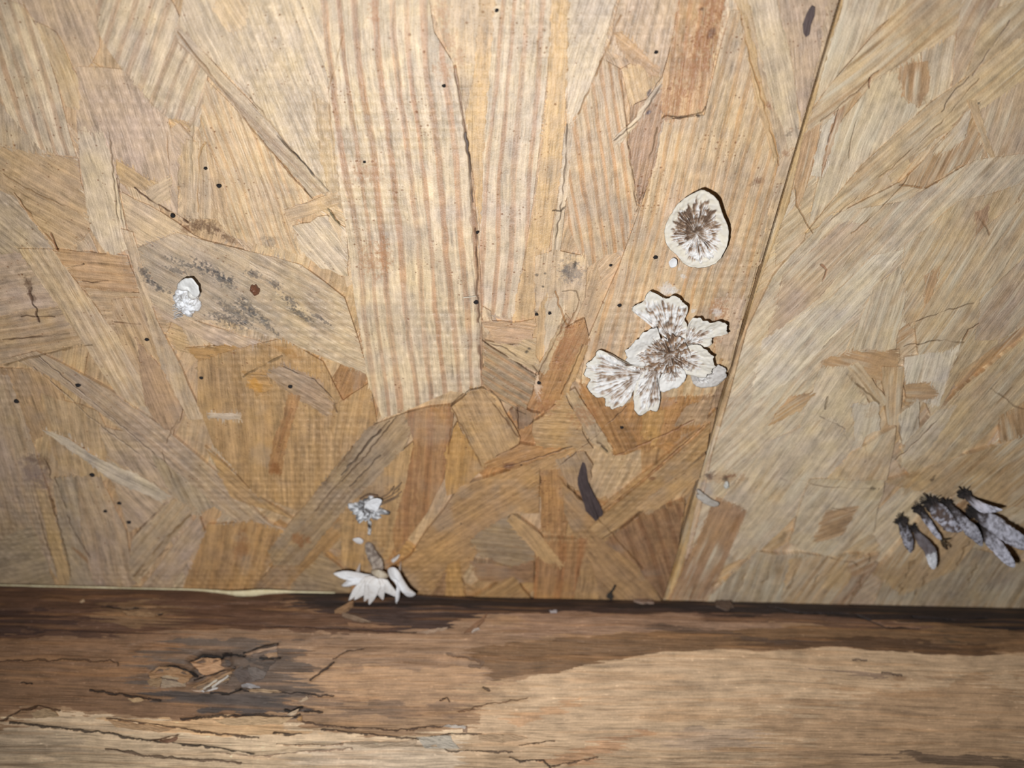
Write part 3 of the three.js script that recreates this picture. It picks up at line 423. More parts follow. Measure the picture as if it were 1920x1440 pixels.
// ---------------------------------------------------------------- board textures: grain, pits, press marks and stains in board metres
function boardTexture(origin, list, screened) {
  const N = 2048, px = TILE / N, [X0, YB] = origin, id = new Int16Array(N * N).fill(-1);
  list.forEach((s, k) => {
    const P = s.pts, n = P.length;
    if (s.box[1] < X0 || s.box[0] > X0 + TILE) return;
    const r0 = clamp(Math.ceil((s.box[2] - YB) / px - .5), 0, N), r1 = clamp(Math.floor((s.box[3] - YB) / px - .5), -1, N - 1);
    for (let r = r0; r <= r1; r++) {
      const Y = YB + (r + .5) * px, xs = [];
      for (let i = 0, j = n - 1; i < n; j = i++) if ((P[i][1] > Y) !== (P[j][1] > Y)) xs.push((P[j][0] - P[i][0]) * (Y - P[i][1]) / (P[j][1] - P[i][1]) + P[i][0]);
      xs.sort((a, b) => a - b);
      for (let i = 0; i + 1 < xs.length; i += 2) { const c0 = clamp(Math.ceil((xs[i] - X0) / px - .5), 0, N), c1 = clamp(Math.floor((xs[i + 1] - X0) / px - .5), -1, N - 1); for (let c = c0; c <= c1; c++) id[r * N + c] = k; }
    }
  });
  const RGB = new Float32Array(N * N * 3), H = new Float32Array(N * N);
  const base = { g: [0.3, 0.95], cx: 0, cy: 0, s: 3, c: .3, sp: .4, seed: 1, tone: .9, warm: 0, key: 't' };
  const pit = S(132, 82, 48), pale = S(226, 212, 186), grey = S(168, 152, 132);
  for (let r = 0; r < N; r++) for (let c = 0; c < N; c++) {
    const at = r * N + c, X = (X0 + c * px) * 1000, Y = (YB + r * px) * 1000, beyond = X / 1000 - seamX(Y / 1000); let k = id[at];
    if ((screened ? beyond > .002 : beyond < -.002) || Y / 1000 < BOARD_BOTTOM - .001 || Y / 1000 > BOARD_TOP + .001) continue;   // not part of this board
    if (k >= 0) {   // frayed ends: fibres of one strand run over the next
      const q = list[k], uu = X * q.g[0] + Y * q.g[1], vv = -X * q.g[1] + Y * q.g[0], n0 = noise(uu / 3.5 + q.seed, vv / .22) - .5, n9 = noise(X / 1.1 + 9, Y / 1.1) - .5;
      const sh = 4.4 * n0 * Math.abs(n0) * 2 + .3 * n9, sx = sh * q.g[0] + n9 * .7 * q.g[1], sy = sh * q.g[1] - n9 * .7 * q.g[0];
      const c2 = clamp(Math.round(c + sx / 1000 / px), 0, N - 1), r2 = clamp(Math.round(r + sy / 1000 / px), 0, N - 1), k2 = id[r2 * N + c2]; if (k2 >= 0) k = k2;
    }
    const s = k < 0 ? base : list[k];
    const dx = X - s.cx * 1000, dy = Y - s.cy * 1000, sd = s.seed;
    let u = dx * s.g[0] + dy * s.g[1], v = -dx * s.g[1] + dy * s.g[0];
    v += 1.5 * (noise(u / 22 + sd, v / 9) - .5) + .35 * (noise(u / 5 + sd, v / 2.5) - .5);
    const f1 = noise(u / 5 + sd, v / .34), f2 = noise(u / 1.6 + sd, v / .16), m = fbm(X / 6 + sd, Y / 6), m2 = noise(X / 1.3, Y / 1.3 + sd);
    const B = WOOD[s.key], t = s.tone, toneShift = !screened ? SMOOTH : s.key < 'a' ? BROWN_TONES : PALE_TONES, rg = sstep(.3, .7, noise(X / 26 + 5, Y / 26 + 2)), cv = screened ? .36 : .22;
    let R = lerp(B[0] * t, lerp(toneShift[0][0], toneShift[1][0], rg), cv), G = lerp(B[1] * t, lerp(toneShift[0][1], toneShift[1][1], rg), cv), Bl = lerp(B[2] * t, lerp(toneShift[0][2], toneShift[1][2], rg), cv), h = 0;
    if (s.c > 0) {
      const q = v / s.s; let ph = q + .42 * noise(q * .8 + sd, u / 60) + sd * .37, w = sstep(.05, .8, Math.cos(ph * 6.2832) + .5 * (f1 - .5));
      const bold = .5 + .65 * noise(q * .9 + 9 + sd, u / 30), kk = clamp(w * s.c * bold * (.85 + .3 * f1), 0, 1), l = s.l;
      if (l) { R = lerp(R, l[0], kk); G = lerp(G, l[1], kk); Bl = lerp(Bl, l[2], kk); } else { R *= 1 - .2 * kk; G *= 1 - .27 * kk; Bl *= 1 - .36 * kk; }
      h -= .05 * kk;
    }
    const f5 = noise(u / 13 + sd * 2, v / .9), fine = noise(X / .2, Y / .2), blotch = fbm(X / 2.4 + sd, Y / 2.4);
    const ks = screened ? 1 : .62, g1 = 1 + .34 * ks * (f1 - .5) + .24 * ks * (f2 - .5) + .36 * (f5 - .5) + .22 * (m - .5) + .16 * (m2 - .5) + .2 * (fine - .5) + .34 * (blotch - .5);
    R *= g1; G *= g1; Bl *= g1;
    const wq = (m - .5) * 1.6 + s.warm * .25; R *= 1 + .03 * wq; Bl *= 1 - .16 * wq;
    const greyed = sstep(.58, .8, fbm(X / 11 + 40, Y / 11 + sd * .1)) * (screened ? .3 : .1); R = lerp(R, grey[0], greyed); G = lerp(G, grey[1], greyed); Bl = lerp(Bl, grey[2], greyed);
    h += .07 * (f1 - .5) + .05 * (f2 - .5) + .06 * (fine - .5) + .07 * (m2 - .5); R *= 1.015; Bl *= 1.05;
    if (screened) {
      // press-screen weave: rows of shallow dimples, rubbed paler on the high points
      const row = Y / 2.1 + .12 * noise(X / 15, Y / 15), ri = Math.floor(row), col = X / 2.6 + (ri & 1) * .5 + .15 * noise(X / 9 + 5, Y / 9);
      const amt = (.12 + 1.0 * sstep(.42, .78, noise(X / 19 + 31, Y / 19 + 8))) * (.35 + 1.2 * noise(X / 1.4 + 60, Y / 1.1)), wv = (.5 - .5 * Math.cos(row * 6.2832)) * (.62 - .38 * Math.cos(col * 6.2832));
      h += .13 * amt * (wv - .4);
      const rub = amt * (wv - .38) * .13; R *= 1 + rub; G *= 1 + rub * 1.05; Bl *= 1 + rub * 1.2;
      // brown pits of resin
      const cx = Math.floor(X / .8), cy = Math.floor(Y / .8), hh = hash(cx + 500, cy + 900), dens = (.012 + .3 * sstep(.5, .9, noise(X / 7 + 3, Y / 7 + 60))) * (.4 + s.sp);
      if (hh < dens) {
        const ox = (.25 + .5 * hash(cx + 7, cy + 31)) * .8, oy = (.25 + .5 * hash(cx + 77, cy + 3)) * .8, rr = .05 + .24 * Math.pow(hash(cx + 12, cy + 99), 2.6) * (1 + .2 * s.sp);
        const ex = X - cx * .8 - ox + .25 * (fine - .5), ey = (Y - cy * .8 - oy + .3 * (m2 - .5)) * 1.4, d = Math.sqrt(ex * ex + ey * ey);
        const kk = sstep(rr * 1.4, rr * .5, d) * (.35 + .5 * hash(cx + 3, cy + 5)); R = lerp(R, pit[0], kk); G = lerp(G, pit[1], kk); Bl = lerp(Bl, pit[2], kk); h -= .12 * kk;
      }
    } else {
      // smooth face: torn pale fibres lying along the grain
      const f3 = noise(u / 9 + sd * 3, v / .55), f4 = noise(u / 14 + 8, v / 1.5 + sd), kk = (sstep(.55, .9, f3) * .4 + sstep(.5, .85, f4) * .35) * sstep(.25, .65, noise(X / 9 + 70, Y / 9)); R = lerp(R, pale[0], kk); G = lerp(G, pale[1], kk); Bl = lerp(Bl, pale[2], kk); h += .12 * kk;
      const dk = sstep(.62, .9, noise(u / 9 + 60 + sd, v / 1.1)) * .45 * sstep(.4, .7, noise(X / 7 + 20, Y / 7 + 90)); R *= 1 - .3 * dk; G *= 1 - .42 * dk; Bl *= 1 - .55 * dk; h -= .1 * dk;
    }
    RGB[at * 3] = R; RGB[at * 3 + 1] = G; RGB[at * 3 + 2] = Bl; H[at] = h;
  }
  // resin-brown line where one strand ends on another
  for (let r = 1; r < N - 1; r++) for (let c = 1; c < N - 1; c++) {
    const at = r * N + c, k = id[at]; if (k < 0) continue;
    if (id[at - 1] !== k || id[at + N] !== k || id[at + 1] !== k) { const q = .42 * sstep(.45, .75, noise(c / 45, r / 45 + k)); RGB[at * 3] *= 1 - .4 * q; RGB[at * 3 + 1] *= 1 - .52 * q; RGB[at * 3 + 2] *= 1 - .62 * q; H[at] -= .1 * q; }
  }
  for (const m of marks) {
    const bb = m.kind ? [m.bb[0] - .002, m.bb[1] + .002, m.bb[2] - .002, m.bb[3] + .002] : [m.x - m.box, m.x + m.box, m.y - m.box, m.y + m.box];
    const c0 = clamp(Math.floor((bb[0] - X0) / px), 0, N), c1 = clamp(Math.ceil((bb[1] - X0) / px), -1, N - 1), r0 = clamp(Math.floor((bb[2] - YB) / px), 0, N), r1 = clamp(Math.ceil((bb[3] - YB) / px), -1, N - 1);
    for (let r = r0; r <= r1; r++) for (let c = c0; c <= c1; c++) {
      const X = X0 + c * px, Y = YB + r * px, at = r * N + c; let k = 0;
      if (m.kind === 0) {
        const dx = X - m.x, dy = Y - m.y, a = (dx * m.c + dy * m.s) / m.rx, b = (-dx * m.s + dy * m.c) / m.ry, d = Math.sqrt(a * a + b * b);
        if (d > 1.3) continue;
        const n1 = fbm(X / m.size + 11, Y / m.size + 7) - .5, n2 = noise(X / .00035, Y / .00035) - .5;
        k = sstep(1.05, .45, d + m.rough * (n1 * 1.5 + n2 * .7)) * m.k * (.75 + .5 * n2);
      } else {
        const jx = X + (noise(X / .0016, Y / .0016) - .5) * 2 * m.wob, jy = Y + (noise(X / .0016 + 50, Y / .0016 + 50) - .5) * 2 * m.wob; let d = 1e9;
        for (let i = 0; i + 1 < m.w.length; i++) { const p = m.w[i], q = m.w[i + 1], ex = q[0] - p[0], ey = q[1] - p[1], t = clamp(((jx - p[0]) * ex + (jy - p[1]) * ey) / (ex * ex + ey * ey), 0, 1), d2 = Math.hypot(jx - p[0] - ex * t, jy - p[1] - ey * t); if (d2 < d) d = d2; }
        const wv = m.width * (.25 + .95 * noise(X / .0022 + 5, Y / .0022)); k = sstep(wv + .00014, wv * .4, d) * m.k * (.35 + .65 * sstep(.25, .5, noise(X / .004 + 8, Y / .004 + 3))); H[at] -= m.dig * k;
      }
      if (k > 0) { RGB[at * 3] = lerp(RGB[at * 3], m.color[0], k); RGB[at * 3 + 1] = lerp(RGB[at * 3 + 1], m.color[1], k); RGB[at * 3 + 2] = lerp(RGB[at * 3 + 2], m.color[2], k); }
    }
  }
  const map = new Uint8Array(N * N * 4), bump = new Uint8Array(N * N * 4);
  for (let i = 0; i < N * N; i++) {
    map[i * 4] = enc(RGB[i * 3]); map[i * 4 + 1] = enc(RGB[i * 3 + 1]); map[i * 4 + 2] = enc(RGB[i * 3 + 2]); map[i * 4 + 3] = 255;
    const b = clamp(Math.round(255 * (H[i] + .5)), 0, 255); bump[i * 4] = bump[i * 4 + 1] = bump[i * 4 + 2] = b; bump[i * 4 + 3] = 255;
  }
  return [map, bump, N, N];
}
function texture(bytes, w, h, srgb) { const t = new THREE.DataTexture(bytes, w, h, THREE.RGBAFormat); t.colorSpace = srgb ? THREE.SRGBColorSpace : THREE.NoColorSpace; t.magFilter = THREE.LinearFilter; t.minFilter = THREE.LinearFilter; t.wrapS = t.wrapT = THREE.ClampToEdgeWrapping; t.needsUpdate = true; return t; }
function woodMaterial(name, [map, bump, w, h], depth, rough) { return new THREE.MeshStandardMaterial({ name, map: texture(map, w, h, true), bumpMap: texture(bump, w, h, false), bumpScale: depth, roughness: rough }); }
const boardMat = {
  A: woodMaterial('strand_board_screened_face', boardTexture(TILES.A, strandsL, true), 0.001, .5),
  B: woodMaterial('strand_board_screened_face', boardTexture(TILES.B, strandsL, true), 0.001, .5),
  C: woodMaterial('strand_board_smooth_face', boardTexture(TILES.C, strandsR, false), 0.001, .56),
};
console.log('board textures done', strandsL.length, strandsR.length);

function prism(pts, zTop, zBottom, uv) {
  const tri = THREE.ShapeUtils.triangulateShape(pts.map(p => new THREE.Vector2(p[0], p[1])), []), pos = [], tex = [], n = pts.length;
  const v = (p, z) => { pos.push(p[0], p[1], z); tex.push(...uv(p)); };
  const ccw = area(pts) > 0;
  for (const t of tri) { const [a, b, c] = ccw ? t : [t[0], t[2], t[1]]; v(pts[a], zTop); v(pts[b], zTop); v(pts[c], zTop); }
  for (let i = 0; i < n; i++) { const p = ccw ? pts[i] : pts[n - 1 - i], q = ccw ? pts[(i + 1) % n] : pts[(2 * n - 2 - i) % n]; v(p, zTop); v(p, zBottom); v(q, zBottom); v(p, zTop); v(q, zBottom); v(q, zTop); }
  const g = new THREE.BufferGeometry(); g.setAttribute('position', new THREE.Float32BufferAttribute(pos, 3)); g.setAttribute('uv', new THREE.Float32BufferAttribute(tex, 2)); g.computeVertexNormals(); return g;
}
const tileUV = t => p => [(p[0] - TILES[t][0]) / TILE, (p[1] - TILES[t][1]) / TILE];
const PROUD = 0.0007;   // the left board stands a little proud of the right one
function tileFor(s) { return s.box[1] <= TILES.A[0] + TILE && (s.box[0] < TILES.B[0] || (s.box[0] + s.box[1]) / 2 < -0.04) ? 'A' : 'B'; }
function board(name, list, side, label) {
  const root = structure(name, new THREE.Vector3(side === 'L' ? -0.05 : 0.14, BOARD_BOTTOM, 0)), topLevel = Math.max(...list.map(s => s.level)), back = side === 'L' ? 0 : -PROUD;
  root.userData.label = label;
  const z0 = back - STEP * topLevel * .75;
  if (side === 'L') {
    const mid = -0.05;
    part('board_core', prism([[-0.2345, BOARD_BOTTOM], [mid, BOARD_BOTTOM], [mid, BOARD_TOP], [-0.2345, BOARD_TOP]], z0, z0 - .011, tileUV('A')), boardMat.A, root);
    part('board_core', prism([[mid, BOARD_BOTTOM], [seamX(BOARD_BOTTOM), BOARD_BOTTOM], [seamX(BOARD_TOP), BOARD_TOP], [mid, BOARD_TOP]], z0, z0 - .011, tileUV('B')), boardMat.B, root);
  } else part('board_core', prism([[seamX(BOARD_BOTTOM) + GAP, BOARD_BOTTOM], [.2415, BOARD_BOTTOM], [.2415, BOARD_TOP], [seamX(BOARD_TOP) + GAP, BOARD_TOP]], z0, z0 - .011, tileUV('C')), boardMat.C, root);
  let k = 0;
  for (const s of list) {
    const t = side === 'R' ? 'C' : tileFor(s);
    part(k ? `strand_${String(k).padStart(3, '0')}` : 'strand', prism(s.pts, z0 + STEP * s.level, z0 - .0002, tileUV(t)), boardMat[t], root); k++;
  }
  return root;
}
board('wall_left', strandsL, 'L', 'golden strand board with a screen-pressed face and long striped strands');
board('wall_right', strandsR, 'R', 'paler smooth-faced strand board with slanting fibrous strands');
// backing panel behind both boards, closing the gap between them
{ const root = structure('wall_back', new THREE.Vector3(0, BOARD_BOTTOM, -.02)); root.userData.label = 'dark backing behind the two strand boards'; part('backing', prism([[-.2345, BOARD_BOTTOM], [.2415, BOARD_BOTTOM], [.2415, BOARD_TOP], [-.2345, BOARD_TOP]], -.0145, -.025, p => p), new THREE.MeshStandardMaterial({ name: 'old_dark_wood', color: new THREE.Color().setRGB(...S(92, 66, 42)), roughness: .9 }), root); }

// ---------------------------------------------------------------- the weathered timber along the foot of the wall
const JA = onWall(0, 1098), JB = onWall(1920, 1141);
const BANG = Math.atan2(JB.y - JA.y, JB.x - JA.x), BC = Math.cos(BANG), BS = Math.sin(BANG);
const BO = new THREE.Vector3(0, lerp(JA.y, JB.y, -JA.x / (JB.x - JA.x)), 0);
const HEAD = [[0, 0], [.003, .0016], [.008, .0027], [.014, .0027], [.021, .0012], [.028, -.0018], [.034, -.0058], [.039, -.0108], [.043, -.017], [.046, -.025], [.048, -.034], [.049, -.045], [.049, -.06], [.0485, -.072]];
const prof = new THREE.SplineCurve(HEAD.map(p => new THREE.Vector2(...p))).getSpacedPoints(400);
const slen = [0]; for (let i = 1; i < prof.length; i++) slen.push(slen[i - 1] + prof[i].distanceTo(prof[i - 1]));
function profAt(s) { const t = clamp(s / slen[400] * 400, 0, 399.999), i = Math.floor(t), f = t - i, a = prof[i], b = prof[i + 1], dx = b.x - a.x, dy = b.y - a.y, l = Math.hypot(dx, dy); return { z: lerp(a.x, b.x, f), y: lerp(a.y, b.y, f), nz: -dy / l, ny: dx / l }; }
function onBeam(px, py) {   // where a pixel's ray meets the timber: [x along it, s round it] in metres
  const d = ray(px, py), o = CAM.clone().sub(BO), oy = -BS * o.x + BC * o.y, dy = -BS * d.x + BC * d.y, ox = BC * o.x + BS * o.y, dx = BC * d.x + BS * d.y;
  let best = null;
  for (let i = 0; i < 400; i++) {
    const a = prof[i], b = prof[i + 1], ez = b.x - a.x, ey = b.y - a.y, det = d.z * -ey + ez * dy; if (Math.abs(det) < 1e-14) continue;
    const rz = a.x - CAM.z, ry = a.y - oy, t = (rz * -ey + ez * ry) / det, q = (d.z * ry - dy * rz) / det;
    if (q >= 0 && q <= 1 && t > 0 && (!best || t < best[2])) best = [ox + dx * t, slen[i] + q * (slen[i + 1] - slen[i]), t];
  }
  if (!best) { const t = -CAM.z / d.z; best = [ox + dx * t, 0, t]; }
  return best;
}
function beamPoint(x, s, lift = 0) { const p = profAt(s), y = p.y + p.ny * lift, z = p.z + p.nz * lift; return new THREE.Vector3(BO.x + BC * x - BS * y, BO.y + BS * x + BC * y, z); }
const bz = [];   // zones of colour: outlines in pixels carried onto the timber
function zone(pts, color, k = 1, jx = 9, js = 1) { const w = pts.map(([x, y]) => { const b = onBeam(x, y); return [b[0] * 1000, b[1] * 1000]; }); bz.push({ w, color, k, jx, js, x0: Math.min(...w.map(p => p[0])) - jx, x1: Math.max(...w.map(p => p[0])) + jx, s0: Math.min(...w.map(p => p[1])) - js, s1: Math.max(...w.map(p => p[1])) + js }); }
zone([[-80, 1085], [620, 1095], [640, 1200], [570, 1330], [430, 1352], [250, 1345], [100, 1325], [-80, 1345]], S(136, 103, 76));
zone([[-80, 1080], [420, 1100], [560, 1112], [520, 1165], [330, 1180], [180, 1195], [60, 1200], [-80, 1180]], S(98, 70, 53));
zone([[-80, 1150], [60, 1146], [180, 1160], [150, 1190], [0, 1192], [-80, 1185]], S(68, 48, 40), .85, 14, 1.6);
zone([[180, 1130], [300, 1125], [330, 1150], [320, 1175], [220, 1170]], S(136, 106, 76), .8);
zone([[390, 1165], [560, 1168], [560, 1185], [400, 1180]], S(84, 58, 46), .7);
zone([[330, 1180], [560, 1185], [640, 1195], [620, 1240], [520, 1215], [360, 1200]], S(140, 112, 88), .8);
zone([[560, 1195], [900, 1155], [980, 1200], [920, 1290], [860, 1345], [620, 1335], [555, 1300]], S(160, 128, 100));
zone([[590, 1255], [880, 1250], [905, 1310], [700, 1322], [600, 1292]], S(186, 148, 112), .8, 12, 1.4);
zone([[570, 1300], [700, 1318], [860, 1322], [840, 1340], [640, 1345]], S(128, 104, 84), .7, 14, 1.2);
zone([[940, 1148], [1330, 1150], [1500, 1165], [1480, 1190], [1200, 1185], [960, 1200]], S(158, 126, 102), .9, 14, 1.4);
zone([[880, 1215], [1200, 1186], [1330, 1181], [1500, 1176], [1760, 1168], [1990, 1178], [1990, 1228], [1880, 1222], [1800, 1230], [1700, 1220], [1560, 1213], [1440, 1219], [1330, 1216], [1200, 1226], [1060, 1256], [930, 1278]], S(132, 101, 72), 1, 4, .5);
zone([[1400, 1200], [1600, 1194], [1800, 1206], [1892, 1219], [1885, 1232], [1760, 1227], [1600, 1216], [1450, 1217]], S(94, 69, 50), .85, 8, .8);
zone([[1220, 1170], [1260, 1172], [1340, 1179], [1430, 1192], [1520, 1208], [1440, 1204], [1330, 1188], [1240, 1180]], S(100, 80, 66), .7, 8, .8);
zone([[540, 1100], [1000, 1110], [1260, 1118], [1300, 1150], [1150, 1150], [1000, 1150], [900, 1152], [830, 1178], [700, 1187], [620, 1160], [560, 1140]], S(72, 55, 48), 1, 6, .8);
zone([[480, 1150], [640, 1152], [740, 1182], [640, 1192], [470, 1176]], S(106, 77, 58), .9);
zone([[540, 1095], [1320, 1112], [1300, 1140], [1000, 1141], [700, 1139], [560, 1134]], S(46, 37, 35), .9, 8, .8);
zone([[1240, 1108], [1990, 1125], [1990, 1190], [1850, 1180], [1780, 1173], [1700, 1168], [1600, 1163], [1480, 1155], [1300, 1150]], S(50, 40, 38), 1, 6, .7);
zone([[1300, 1147], [1480, 1150], [1640, 1162], [1740, 1177], [1640, 1183], [1500, 1169], [1340, 1165]], S(116, 87, 70), .9, 6, .6);
zone([[1340, 1150], [1400, 1146], [1440, 1152], [1390, 1158]], S(46, 37, 35), .8);
zone([[1770, 1182], [1800, 1190], [1810, 1208], [1780, 1200]], S(84, 72, 58), .7);
zone([[284, 1240], [325, 1202], [420, 1196], [535, 1203], [565, 1250], [575, 1300], [555, 1342], [440, 1336], [330, 1312], [276, 1292]], S(104, 88, 76), .95, 10, 1.2);
zone([[275, 1296], [400, 1300], [520, 1305], [565, 1330], [480, 1340], [330, 1320]], S(84, 73, 67), .9, 10, .8);
zone([[-80, 1352], [60, 1328], [200, 1345], [330, 1350], [480, 1344], [600, 1366], [700, 1380], [800, 1378], [900, 1352], [1000, 1420], [1000, 1600], [-80, 1600]], S(226, 196, 160), 1, 10, .7);
zone([[-80, 1350], [60, 1352], [170, 1386], [100, 1420], [-80, 1420]], S(206, 180, 150), .8);
zone([[200, 1350], [480, 1345], [575, 1375], [420, 1384], [300, 1366]], S(226, 182, 134), .8);
zone([[-80, 1335], [40, 1330], [110, 1332], [30, 1350], [-20, 1370], [-80, 1380]], S(150, 112, 80), .8);
zone([[640, 1385], [780, 1388], [900, 1380], [960, 1400], [900, 1470], [640, 1470], [560, 1420]], S(226, 202, 174), .7);
zone([[930, 1290], [1060, 1255], [1200, 1226], [1330, 1217], [1440, 1221], [1560, 1215], [1700, 1222], [1800, 1231], [1900, 1226], [1990, 1226], [1990, 1600], [900, 1600], [860, 1400]], S(206, 174, 139), 1, 3, .35);
zone([[1380, 1420], [1480, 1330], [1600, 1300], [1760, 1285], [1990, 1262], [1990, 1600], [1380, 1600]], S(182, 146, 111), .75, 26, 3.5);
zone([[1180, 1330], [1300, 1318], [1440, 1330], [1400, 1352], [1240, 1350]], S(192, 158, 122), .7, 18, 1.6);
zone([[935, 1352], [1000, 1330], [1092, 1308], [1080, 1322], [1020, 1350], [950, 1364]], S(200, 156, 116), .8, 6, .5);
zone([[1025, 1428], [1120, 1392], [1200, 1368], [1232, 1365], [1160, 1402], [1080, 1438]], S(194, 148, 110), .8, 6, .5);
zone([[880, 1290], [960, 1270], [1000, 1290], [960, 1320], [880, 1340]], S(190, 156, 120), .7);
zone([[1540, 1252], [1640, 1262], [1690, 1264], [1680, 1274], [1600, 1268]], S(140, 116, 100), .7, 8, .6);
zone([[1640, 1412], [1720, 1408], [1880, 1424], [1990, 1420], [1990, 1450], [1700, 1424]], S(104, 84, 68), .8, 10, .8);
zone([[1240, 1380], [1300, 1360], [1420, 1370], [1400, 1400], [1280, 1410]], S(176, 150, 128), .6, 10, 1);
const bc = [];   // cracks
function bcrack(pts, w, color = S(44, 33, 28), k = .9, dig = .5) { const p = pts.map(([x, y]) => { const b = onBeam(x, y); return [b[0] * 1000, b[1] * 1000]; }); bc.push({ p, w: w * .075, color, k, dig, x0: Math.min(...p.map(q => q[0])) - 2, x1: Math.max(...p.map(q => q[0])) + 2, s0: Math.min(...p.map(q => q[1])) - 2, s1: Math.max(...p.map(q => q[1])) + 2 }); }
bcrack([[192, 1137], [215, 1141], [240, 1144], [292, 1139]], 3); bcrack([[278, 1153], [302, 1152]], 3); bcrack([[168, 1296], [190, 1298], [240, 1305], [300, 1312]], 3.5); bcrack([[-40, 1362], [10, 1350], [35, 1335], [70, 1325], [112, 1332]], 3, S(84, 58, 40));
bcrack([[20, 1354], [130, 1366], [200, 1374], [270, 1388], [330, 1395], [400, 1400], [475, 1415]], 3.5); bcrack([[285, 1390], [335, 1378]], 2.5, S(100, 70, 50)); bcrack([[200, 1346], [270, 1356], [330, 1365], [400, 1374], [485, 1384]], 2.5, S(70, 48, 34)); bcrack([[340, 1348], [400, 1342], [470, 1340], [562, 1341]], 3.5); bcrack([[570, 1336], [604, 1335]], 2.5);
bcrack([[200, 1404], [245, 1409], [270, 1417], [350, 1424], [450, 1430]], 6, S(96, 72, 56), .8, .3); bcrack([[514, 1375], [565, 1378]], 4); bcrack([[604, 1367], [650, 1374], [700, 1379], [782, 1386]], 3, S(70, 50, 38)); bcrack([[560, 1350], [620, 1360], [680, 1366], [760, 1369], [800, 1364], [872, 1362]], 2, S(80, 58, 44)); bcrack([[780, 1386], [850, 1377], [902, 1378]], 2.5, S(80, 60, 46)); bcrack([[830, 1404], [842, 1410], [960, 1408]], 2.5, S(90, 70, 56)); bcrack([[955, 1420], [975, 1428], [1020, 1426], [1032, 1442]], 3, S(60, 46, 38)); bcrack([[975, 1398], [1040, 1390]], 2, S(100, 76, 56)); bcrack([[1034, 1438], [1120, 1420]], 2, S(110, 84, 64));
bcrack([[582, 1276], [610, 1255], [626, 1241]], 4); bcrack([[625, 1236], [650, 1222], [682, 1217]], 2, S(84, 64, 50)); bcrack([[1606, 1154], [1638, 1166], [1664, 1177], [1722, 1178]], 4, S(36, 27, 24), .95); bcrack([[1440, 1138], [1500, 1150], [1590, 1152]], 4, S(36, 27, 24)); bcrack([[1710, 1158], [1780, 1163], [1850, 1160]], 3, S(34, 27, 26)); bcrack([[1600, 1237], [1626, 1238]], 3, S(104, 84, 72), .8, .1); bcrack([[1654, 1262], [1690, 1265]], 3, S(80, 64, 54), .8, .1);
bcrack([[840, 1228], [870, 1232], [905, 1242], [900, 1252], [880, 1248]], 6, S(110, 86, 68), .75, .25); bcrack([[825, 1314], [838, 1308], [842, 1316]], 2.5, S(80, 60, 46)); bcrack([[905, 1290], [918, 1295]], 3, S(90, 68, 50)); bcrack([[860, 1335], [940, 1316], [990, 1310]], 1.6, S(140, 104, 76)); bcrack([[440, 1292], [560, 1300], [625, 1305]], 2, S(60, 50, 46)); bcrack([[0, 1240], [120, 1238], [218, 1240], [222, 1248]], 2, S(96, 70, 50)); bcrack([[40, 1278], [60, 1282], [60, 1282]], 2); bcrack([[500, 1175], [640, 1180], [780, 1186]], 3, S(70, 50, 42), .8, .2); bcrack([[400, 1412], [480, 1420], [580, 1410], [660, 1405]], 2, S(150, 116, 96), .7); bcrack([[520, 1395], [620, 1400], [660, 1392]], 2, S(150, 110, 80), .7);
// gaps of the gouge: dug in, their deep shadow painted near-black
bcrack([[283, 1262], [296, 1250], [320, 1248], [345, 1254], [368, 1268]], 6, S(30, 24, 22), .95, 1.2); bcrack([[356, 1236], [372, 1228], [378, 1224], [412, 1228]], 9, S(26, 22, 21), .95, 1.6); bcrack([[415, 1224], [440, 1227], [458, 1230]], 5, S(34, 28, 27), .95, .8); bcrack([[365, 1274], [400, 1260], [440, 1252]], 4, S(34, 28, 26), .95, .8); bcrack([[455, 1226], [490, 1213], [520, 1208]], 4, S(30, 25, 24), .95, .8); bcrack([[490, 1236], [525, 1232]], 5, S(30, 25, 24), .95, .8); bcrack([[395, 1297], [430, 1300], [450, 1292]], 3, S(34, 28, 26), .95, .6); bcrack([[535, 1332], [545, 1336], [566, 1326]], 4, S(28, 22, 20), .95, .8);
const dent = []; { const d = (x, y, rx, ry, h) => { const b = onBeam(x, y); dent.push([b[0] * 1000, b[1] * 1000, rx * .14, ry * .14, h]); }; d(395, 1240, 50, 26, -1.6); d(330, 1272, 46, 24, -.9); d(420, 1280, 50, 18, -.9); d(470, 1240, 60, 20, .5); d(500, 1290, 60, 24, .3); d(300, 1225, 60, 16, .4); d(880, 1240, 30, 10, .4); d(760, 1410, 80, 16, -.4); }
function beamRelief(x, s) {   // mm
  let h = 1.3 * (fbm(x / 34 + 3, s / 9 + 2) - .5) + .5 * (fbm(x / 11 + 8, s / 1.9) - .5);
  h += .35 * sstep(.48, .56, noise(x / 26 + 40, s / 2.6 + 7)) * sstep(-6, -30, x);
  for (const [dx, ds, rx, ry, k] of dent) { const a = (x - dx) / rx, b = (s - ds) / ry, d = a * a + b * b; if (d < 2) h += k * sstep(1.3, .45, d + .6 * (noise(x / 2, s / 1.4) - .5)); }
  for (const c of bc) if (c.dig > .4 && x > c.x0 && x < c.x1 && s > c.s0 && s < c.s1) { const d = lineDist(c.p, x, s); h -= c.dig * sstep(c.w * 2.2, 0, d); }
  return h * sstep(0, 2.5, s);
}
function lineDist(p, x, y) { let d = 1e9; for (let i = 0; i + 1 < p.length; i++) { const ex = p[i + 1][0] - p[i][0], ey = p[i + 1][1] - p[i][1], t = clamp(((x - p[i][0]) * ex + (y - p[i][1]) * ey) / (ex * ex + ey * ey + 1e-12), 0, 1), q = Math.hypot(x - p[i][0] - ex * t, y - p[i][1] - ey * t); if (q < d) d = q; } return d; }
const BW = 240, BH = 90;   // millimetres covered by one beam texture
